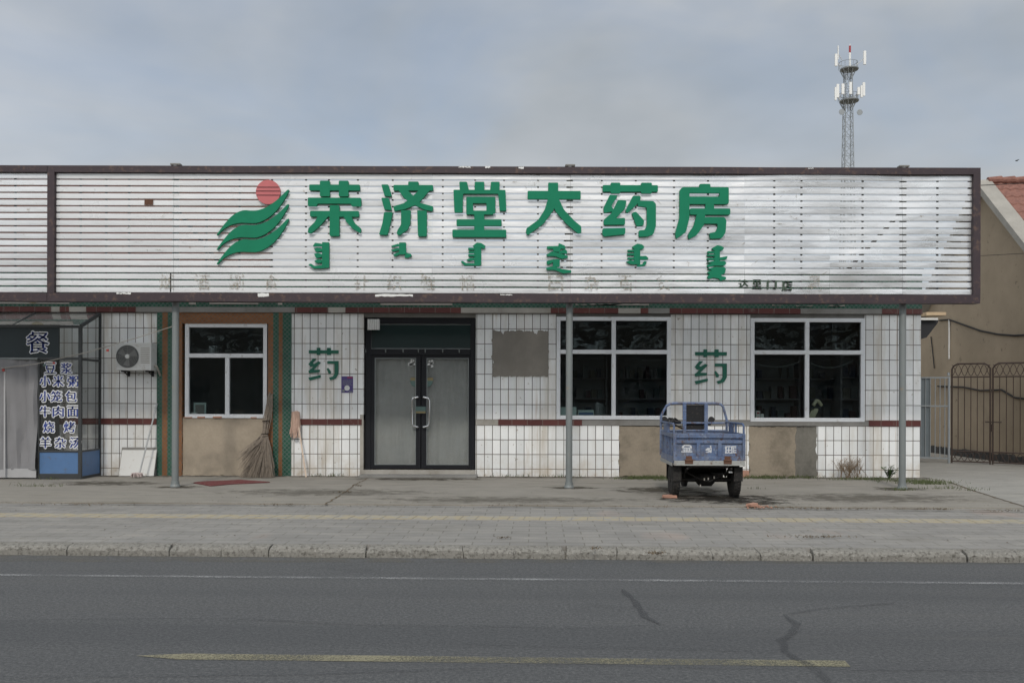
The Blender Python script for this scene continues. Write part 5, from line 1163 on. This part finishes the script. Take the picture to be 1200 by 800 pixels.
# bricks on the ground by the tricycle
def brick(px, py, wd, h, dep, rz, label):
    p = G_(px, py); b = MB().box(-wd / 2, wd / 2, -dep / 2, dep / 2, .002, h)
    b.v = [(v[0] + random.uniform(-.012, .012), v[1] + random.uniform(-.01, .01), max(.002, v[2] + random.uniform(-.008, .008))) for v in b.v]
    o = b.build('brick', MT['orange_brick'], None, (0, 0, 0), bevel=.01); o.location = p; o.rotation_euler = (0, 0, rz); return tag(o, label, 'brick', 'loose bricks by the tricycle')
brick(785, 583, .21, .055, .09, .05, 'orange brick wedged under the left rear wheel of the tricycle')
brick(882, 592.5, .15, .05, .10, .5, 'broken orange brick lying on the pavement right of the tricycle')
b = MB()
for i in range(26):
    p = G_(893 + random.gauss(0, 9), 593.5 + random.uniform(-1.5, 1.5)); s = random.uniform(.008, .022); b.lathe((p.x, p.y, s * .5), (random.random(), .3, 1), [(-s * .5, s * .6), (0, s), (s * .5, s * .5)], 6)
tag(b.build('brick_rubble', MT['orange_brick'], None, (0, 0, 0)), 'crumbs of orange brick beside the broken brick', 'rubble', kind='stuff')

# ------------------------------------------------------------------ yard at the right: gates, gabled house, eave
def gate_pt(px): # the gate line runs forward to the right
    d = 21.6 - (px - 1080) * (1.2 / 120); return Vector(((px - 600) * d / F, d - CAM_D, 0))
GA, GB = gate_pt(1112), gate_pt(1240)
gdir = (GB - GA).normalized()
def iron_leaf(p0, p1, label, latch):
    A, B = gate_pt(p0), gate_pt(p1); Lg = (B - A).length
    t = thing('iron_gate', label, 'gate', A, group='brown iron gate leaves')
    H, H1, H0 = 2.36, 2.05, .30
    P = lambda u, z, o=0.0: A + (B - A) * (u / Lg) + Vector((0, o, z))
    b = MB(); r = .12
    b.tube([P(0, .02), P(0, H - r), P(.04, H - .05), P(r, H), P(Lg - r, H), P(Lg - .04, H - .05), P(Lg, H - r), P(Lg, .02)], .020, 8)
    for z in (H1, H0, .06): b.tube([P(0, z), P(Lg, z)], .016, 8)
    b.build('gate_frame', MT['gate_brown'], t, smooth=True)
    b = MB(); n = max(5, int(Lg / .125))
    for k in range(1, n): b.tube([P(Lg * k / n, H0), P(Lg * k / n, H1)], .010, 6)
    b.build('gate_bars', MT['gate_brown'], t)
    b = MB()
    for zz0, zz1, m_ in ((H1, H, 3), (.06, H0, 3)):
        for k in range(m_):
            u0, u1 = Lg * k / m_, Lg * (k + 1) / m_; zc = (zz0 + zz1) / 2
            for q in (-1, 1):
                b.tube([P(u0 + (u1 - u0) * i / 10, zc + q * (zz1 - zz0) * .42 * math.cos(math.pi * 2 * i / 10 + (0 if q > 0 else 0))) for i in range(11)], .008, 6)
    b.build('scrollwork', MT['gate_brown'], t)
    if latch:
        MB().tube([P(Lg - .12, 1.0, -.03), P(Lg + .22, 1.0, -.03)], .014, 8).box(P(Lg + .03, 0).x - .02, P(Lg + .03, 0).x + .02, P(Lg, 0).y - .05, P(Lg, 0).y - .025, .78, .95).build('bolt', MT['gate_brown'], t)
iron_leaf(1115.5, 1160.5, 'left leaf of the brown iron bar gate beside the tiled wall', True)
iron_leaf(1163.5, 1212, 'right leaf of the brown iron bar gate, cut by the photo edge', False)
A, B = gate_pt(1068), gate_pt(1113); st = thing('steel_gate', 'narrow silver grey steel gate between the tiled wall and the brown gate', 'gate', A)
Q = lambda u, z, o=0.0: A + (B - A) * u + Vector((0, o, z))
b = MB(); Hs = 2.06
for u in (0.02, .98): b.bar(Q(u, 0), Q(u, Hs), .04)
for z in (Hs - .02, 1.36, .12): b.bar(Q(.02, z), Q(.98, z), .035)
b.build('gate_frame', MT['gate_grey'], st); b = MB()
for k in range(1, 8): b.tube([Q(k / 8, .12), Q(k / 8, Hs - .02)], .011, 6)
b.build('gate_bars', MT['gate_grey'], st)
MB().hexa([Q(.02, .14, .02), Q(.50, .14, .02), Q(.50, .14, .03), Q(.02, .14, .03), Q(.02, Hs - .04, .02), Q(.50, Hs - .04, .02), Q(.50, Hs - .04, .03), Q(.02, Hs - .04, .03)]).build('gate_sheet', MT['gate_sheet'], st)
for u in (.04, .97): MB().tube([Q(u, Hs + .02), Q(u, Hs + .10)], .03, 8).build('post_cap', MT['gate_grey'], st)
# gabled house: its left gable wall faces the yard
HX = 12.0; RY = 22.72 - CAM_D; RZ = Z_(219, RY); HALF = 4.0; EZ = RZ - HALF * .90
hs = thing('gabled_house', 'tan stucco house with a red tiled gable roof behind the iron gates', 'house', (HX + 4, RY, 0))
b = MB(); n = 0
b.add([(HX, RY - HALF, 0), (HX, RY - HALF, EZ), (HX, RY, RZ), (HX, RY + HALF, EZ), (HX, RY + HALF, 0), (HX + 9, RY - HALF, 0), (HX + 9, RY - HALF, EZ), (HX + 9, RY, RZ), (HX + 9, RY + HALF, EZ), (HX + 9, RY + HALF, 0)],
      [[0, 1, 2, 3, 4], [5, 9, 8, 7, 6], [0, 5, 6, 1], [4, 3, 8, 9]]); b.build('wall', MT['stucco'], hs)
OV = .28
for s in (-1, 1):
    yo = HALF + .35; ze = RZ + .10 - yo * .90
    b = MB(); nrow = 16; nx = 40
    vs = []
    for r in range(nrow + 1):
        for step in (0, 1):
            t_ = r / nrow if step == 0 else min(1, (r + .999) / nrow)
            yy = RY + s * yo * t_; zz = RZ + .14 - .90 * yo * t_ + (.035 if step else 0)
            for i in range(nx * 4 + 1):
                x = HX - OV + .34 + (9.5) * i / (nx * 4); vs.append((x, yy, zz + .018 * math.sin(i * math.pi / 2) + (.0)))
    w_ = nx * 4 + 1
    b.add(vs, [[j * w_ + i, j * w_ + i + 1, (j + 1) * w_ + i + 1, (j + 1) * w_ + i] for j in range(2 * nrow + 1) for i in range(w_ - 1)])
    b.build('roof', MT['rooftile'], hs)
    vb = MB(); v0 = (RY + s * 0, RZ + .20); v1 = (RY + s * yo, RZ + .20 - .90 * yo)
    vb.hexa([(HX - OV, v0[0], v0[1] - .20), (HX + .06, v0[0], v0[1] - .20), (HX + .06, v1[0], v1[1] - .20), (HX - OV, v1[0], v1[1] - .20), (HX - OV, v0[0], v0[1]), (HX + .12, v0[0], v0[1] + .02), (HX + .12, v1[0], v1[1] + .02), (HX - OV, v1[0], v1[1])])
    vb.build('verge', MT['verge'], hs)
b = MB()
for k in range(28): b.tube([(HX + .05 + k * .33, RY, RZ + .19), (HX + .05 + k * .33 + .34, RY, RZ + .21)], [.085, .10], 10)
b.build('ridge_tile', MT['rooftile'], hs)
b = MB(); x = HX + 0
for k in range(60): yy = RY - HALF + k * 2 * HALF / 60; b.box(HX - .05 - random.uniform(0, .03), HX, yy, yy + .11, 0, .16 + random.uniform(0, .05))
b.build('stone_footing', MT['roofc'], hs)
def on_gable(px, py): # point on the gable wall plane
    d = F * HX / (px - 600); return Vector((HX - .03, d - CAM_D, EYE + (465 - py) * d / F))
# canopy on the side wall of the shop
ev = thing('side_canopy', 'small sheet metal canopy with a pale plank behind the right end of the tiled wall', 'canopy', (8.6, 3.0, Z_(395, 3)))
MB().prism([(7.99, Z_(372.5, 2.4)), (X_(1100, 2.4), Z_(373.5, 2.4)), (X_(1099, 2.4), Z_(377, 2.4)), (X_(1086, 2.4), Z_(394, 2.4)), (7.99, Z_(412, 2.4))], 2.41, 4.2).build('canopy_body', MT['dark_steel'], ev)
MB().box(7.99, X_(1099, 2.3), 2.3, 3.0, Z_(374, 2.4), Z_(371.6, 2.4)).build('sheet_edge', MT['pipe'], ev)
MB().box(X_(1083, 2.6), X_(1106, 2.6), 2.5, 2.75, Z_(368.5, 2.6), Z_(364.8, 2.6)).build('plank', MT['wood'], ev)
pp = [on_gable(1113.5, 419), on_gable(1113.5, 373)]
tag(MB().tube(pp, .024, 8).build('conduit', MT['pipe'], None, pp[0], smooth=True), 'white vertical conduit on the tan wall above the silver gate', 'pipe')
def wire(pts, r, label): 
    q = []
    for a, c in zip(pts, pts[1:]):
        for i in range(6): q.append(a.lerp(c, i / 6))
    q.append(pts[-1]); return tag(MB().tube(q, r, 6).build('cable', MT['wire'], None, q[0], smooth=True), label, 'cable')
wire([on_gable(*p) for p in ((1102, 374), (1113, 373), (1130, 379), (1150, 386), (1170, 390), (1190, 391.5), (1215, 390))], .022, 'black cable sagging across the tan wall from the white conduit')
wire([on_gable(*p) for p in ((1092, 393), (1094, 410), (1096, 430))], .016, 'short black cable hanging down the tan wall left of the white conduit')
wire([on_gable(*p) for p in ((1100, 451), (1130, 452), (1150, 456), (1175, 455), (1190, 464), (1215, 467))], .022, 'dark cable wandering across the tan wall behind the iron gate')
wire([Vector((X_(1100, 4), 4, Z_(301, 4))), Vector((X_(1215, 2.0), 2.0, Z_(294.5, 2.0)))], .006, 'thin overhead wire crossing the tan gable beside the sign')
wire([Vector((X_(1120, 1.0), 1.0, Z_(217, 1.0))), Vector((X_(1160, .8), .8, Z_(215.3, .8))), Vector((X_(1215, .5), .5, Z_(212.5, .5)))], .008, 'thin overhead wire passing the ridge of the red tiled roof')

# ------------------------------------------------------------------ telecom tower far behind
TD = 150.0; TYY = TD - CAM_D
tw = thing('telecom_tower', 'distant grey lattice telecom tower with white antennas and a red tipped mast', 'tower', (X_(994, TYY), TYY, 0))
cx = X_(992.8, TYY); Zt = lambda py: Z_(py, TYY); mpp = TD / F
def half(z): 
    t_ = z / Zt(80); return (10.5 + (3.6 - 10.5) * min(1, t_ ** .8)) * mpp if z > 0 else 10.5 * mpp
zl = [0.0]; 
while zl[-1] < Zt(80) - .5: zl.append(min(Zt(80), zl[-1] + max(1.6, 2.0 * half(zl[-1]) * .95)))
for sx_ in (-1, 1):
    for sy_ in (-1, 1):
        MB().tube([(cx + sx_ * half(z), TYY + sy_ * half(z), z) for z in zl], .065, 6).build('tower_leg', MT['tower'], tw)
b = MB()
for z0_, z1_ in zip(zl, zl[1:]):
    h0, h1 = half(z0_), half(z1_)
    c0 = [(cx - h0, TYY - h0), (cx + h0, TYY - h0), (cx + h0, TYY + h0), (cx - h0, TYY + h0)]; c1 = [(cx - h1, TYY - h1), (cx + h1, TYY - h1), (cx + h1, TYY + h1), (cx - h1, TYY + h1)]
    for k in range(4):
        j = (k + 1) % 4; b.bar((*c0[k], z0_), (*c1[j], z1_), .045); b.bar((*c0[j], z0_), (*c1[k], z1_), .045); b.bar((*c1[k], z1_), (*c1[j], z1_), .055)
b.build('lattice', MT['tower'], tw)
b = MB(); lx = cx - 9.5 * mpp
for q in (-.2, .2): b.tube([(lx + q - .4, TYY - 1.5, 0), (lx + q + 2.2 * mpp, TYY - .9, Zt(140))], .04, 5)
for k in range(90): z = k * .5; b.bar((lx - .4 + z * .016, TYY - 1.5, z), (lx + z * .016, TYY - 1.5, z), .03)
b.build('ladder', MT['tower'], tw)
for py, rr_ in ((80.5, 10.5 * mpp), (117.5, 11 * mpp)):
    b = MB(); z = Zt(py); b.lathe((cx + .2, TYY, z), (0, 0, 1), [(-.12, rr_ * .96), (-.02, rr_), (.08, rr_)], 20)
    for k in range(10): a = k * .628; b.bar((cx + .4 * rr_ * math.cos(a), TYY + .4 * rr_ * math.sin(a), z - 1.6), (cx + .9 * rr_ * math.cos(a), TYY + .9 * rr_ * math.sin(a), z), .08)
    for k in range(14): a = k * .4488; b.bar((cx + rr_ * math.cos(a), TYY + rr_ * math.sin(a), z), (cx + rr_ * math.cos(a), TYY + rr_ * math.sin(a), z + 1.1), .05)
    b.tube([(cx + rr_ * math.cos(i * .314), TYY + rr_ * math.sin(i * .314), z + 1.1) for i in range(21)], .04, 5); b.build('platform', MT['tower'], tw)
for px, y0, y1, wd in ((979.5, 121, 106, .30), (982, 118, 102.5, .42), (988, 114, 102, .45), (997, 114, 100, .42), (1006.5, 114.5, 106, .42), (1010, 117.5, 104, .36), (1012.5, 116, 100.5, .40), (980, 81.5, 67.5, .42), (982.3, 74, 58, .12), (1013.5, 79.5, 64, .40)):
    x = X_(px - 1.2, TYY - 1.9); MB().box(x - wd / 2, x + wd / 2, TYY - 2.0, TYY - 1.75, Zt(y0), Zt(y1)).bar((x, TYY - 1.7, Zt(y0) + .4), (x, TYY - 1.7, Zt(y1)), .08).bar((x, TYY - 1.7, (Zt(y0) + Zt(y1)) / 2), (cx + (x - cx) * .55, TYY - .8, (Zt(y0) + Zt(y1)) / 2 - .8), .07).build('antenna', MT['antenna'], tw)
for px, py in ((986, 133), (1007, 133.5)): MB().lathe((X_(px - 1, TYY - 1), TYY - 1.0, Zt(py)), (0, -1, 0), [(0, .2), (.2, .48), (.26, .48)], 18).build('dish', MT['tower'], tw)
ms_ = MB().tube([(cx + .3, TYY, Zt(80)), (cx + .3, TYY, Zt(61))], .17, 8).build('mast', MT['antenna'], tw); MB().tube([(cx + .3, TYY, Zt(61)), (cx + .3, TYY, Zt(53))], .18, 8).build('red_section', MT['mast_red'], ms_); MB().tube([(cx + .3, TYY, Zt(53)), (cx + .3, TYY, Zt(50.5))], [.08, .03], 6).build('lightning_rod', MT['antenna'], ms_)
# bird
Y = 25.0; bx, bz = X_(1190.5, Y), Z_(187, Y); b = MB()
b.tube([(bx - .06, Y, bz), (bx, Y, bz + .01), (bx + .08, Y, bz)], [.012, .03, .006], 8)
for s in (-1, 1): b.add([(bx - .02, Y, bz + .015), (bx + .04, Y, bz + .015), (bx + .03, Y + s * .09, bz + .045), (bx + .06, Y + s * .17, bz + .02)], [[0, 1, 2], [1, 3, 2]])
tag(b.build('bird', MT['wire'], None, (bx, Y, bz)), 'tiny dark bird in the sky above the red tiled roof', 'bird')

# ------------------------------------------------------------------ weeds and litter
def blades(spots, mat, name, label, hmin=.03, hmax=.10, lean=.8, wdt=.006):
    b = MB()
    for px, py, sx, n in spots:
        p = G_(px, py); 
        for i in range(n):
            x = p.x + random.gauss(0, sx); y = p.y + random.gauss(0, .035); h = random.uniform(hmin, hmax); a = random.uniform(0, 6.28); w = wdt * random.uniform(.6, 1.4)
            dx, dy = math.cos(a), math.sin(a); l = random.uniform(.2, lean) * h
            b.add([(x - dy * w, y + dx * w, 0), (x + dy * w, y - dx * w, 0), (x + dx * l * .5, y + dy * l * .5, h * .65), (x + dx * l, y + dy * l, h)], [[0, 1, 2], [0, 2, 3]])
    return tag(b.build(name, mat, None, (0, 0, 0)), label, 'grass', kind='stuff')
base = [(35 + i * 8, 557.4, .10, 8) for i in range(130)]
blades([(x, y, s, int(n * random.choice([0, 0, 1, 2]))) for x, y, s, n in base if not (420 < x < 560)], MT['grass'], 'wall_foot_grass', 'sparse short grass along the foot of the tiled wall', .015, .06)
blades([(885, 557.8, .15, 160), (905, 558, .2, 160), (940, 558, .12, 120), (1025, 560.5, .2, 160), (1000, 561, .3, 160), (600, 558, .25, 70), (660, 558.5, .2, 60), (480, 559, .3, 60), (765, 560, .22, 420), (745, 560.5, .2, 260), (805, 561, .3, 200), (1065, 562.5, .3, 200), (1085, 565, .25, 260), (900, 559.5, .3, 180), (765, 559, .2, 160), (745, 561, .2, 110), (780, 562, .12, 70), (885, 559, .2, 90), (900, 560, .3, 90), (945, 559, .25, 70), (1045, 562, .35, 90), (1080, 564, .3, 140), (1095, 566, .2, 110), (395, 558, .12, 70), (372, 558, .08, 50), (1112, 571, .25, 60), (885, 572, .1, 10), (1057, 573, .12, 70), (45, 571, .25, 60), (60, 563, .1, 20), (1140, 573, .15, 30)], MT['grass'], 'weed_grass', 'patches of low green weeds on the concrete by the wall', .02, .08)
blades([(90, 592, .3, 60), (330, 592, .15, 40), (420, 569.5, .05, 25), (404, 577, .08, 40), (600, 592, .2, 30), (915, 594, .25, 110), (985, 595, .4, 190), (1075, 595, .2, 60), (1100, 595, .15, 40), (1180, 597, .3, 60), (955, 628, .2, 90), (770, 648, .05, 60), (698, 642, .03, 25), (885, 590, .2, 40), (590, 630, .05, 25), (780, 593, .3, 40)], MT['litter'], 'dry_grass', 'brown dry grass and litter in the joints of the pavement', .006, .03, 2.5, .008)
b = MB() # scattered grit and dead leaves
for i in range(1500):
    X = random.uniform(-11, 11.5); Y = random.choice([random.uniform(-8, -.1), random.gauss(-.25, .2), random.gauss(-4.6, .12)])
    if Y > -.03: continue
    s = random.uniform(.004, .014); a = random.uniform(0, 6.28); z = .003 if Y > -4.55 else ZP + .004
    b.add([(X + s * math.cos(a), Y + s * math.sin(a), z), (X + s * .7 * math.cos(a + 1.7), Y + s * .7 * math.sin(a + 1.7), z + s * .5), (X - s * math.cos(a), Y - s * math.sin(a), z), (X + s * .6 * math.cos(a - 1.5), Y + s * .6 * math.sin(a - 1.5), z + s * .2)], [[0, 1, 2, 3]])
tag(b.build('grit', MT['litter'], None, (0, 0, 0)), 'fine grit and dead leaf scraps scattered over the pavement', 'litter', kind='stuff')
# dry bush and green plant at the wall
p = G_(1000, 559); ds = MB()
def twig(b, p, d, l, r, dep):
    q = p + d * l; b.tube([p, (p + q) / 2 + Vector((random.uniform(-.02, .02), random.uniform(-.02, .02), .01)), q], [r, r * .8, r * .6], 4)
    if dep:
        for k in range(random.choice([2, 3, 3])):
            e = (d + Vector((random.uniform(-.8, .8), random.uniform(-.6, .4), random.uniform(-.1, .7)))).normalized(); twig(b, p + d * l * random.uniform(.5, 1), e, l * random.uniform(.5, .8), r * .6, dep - 1)
for k in range(30): twig(ds, p + Vector((random.gauss(0, .12), random.gauss(0, .02), 0)), Vector((random.uniform(-.8, .8), random.uniform(-.2, .1), 1)).normalized(), random.uniform(.15, .23), .005, 3)
tag(ds.build('dry_bush', MT['dry'], None, p), 'dry brown twiggy bush at the foot of the tiled wall left of the green plant', 'bush')
p = G_(1042, 560); gp = thing('green_plant', 'small leafy green plant at the foot of the wall beside the right post', 'plant', p)
sb = MB(); lb = MB()
for k in range(16):
    d = Vector((random.uniform(-.7, .7), random.uniform(-.4, .1), 1)).normalized(); l = random.uniform(.12, .3); sb.tube([p, p + d * l * .5, p + d * l], .005, 4)
    for j in range(9):
        q = p + d * l * random.uniform(.35, 1.05); a = random.uniform(0, 6.28); s = random.uniform(.05, .085); n_ = Vector((math.cos(a), math.sin(a) * .6, random.uniform(-.2, .5))).normalized(); r_v = n_.cross(Vector((0, 0, 1))).normalized() * s * .4
        lb.add([q, q + n_ * s * .5 + r_v, q + n_ * s, q + n_ * s * .5 - r_v], [[0, 1, 2, 3]])
sb.build('stems', MT['leaf'], gp); lb.build('leaves', MT['leaf'], gp)
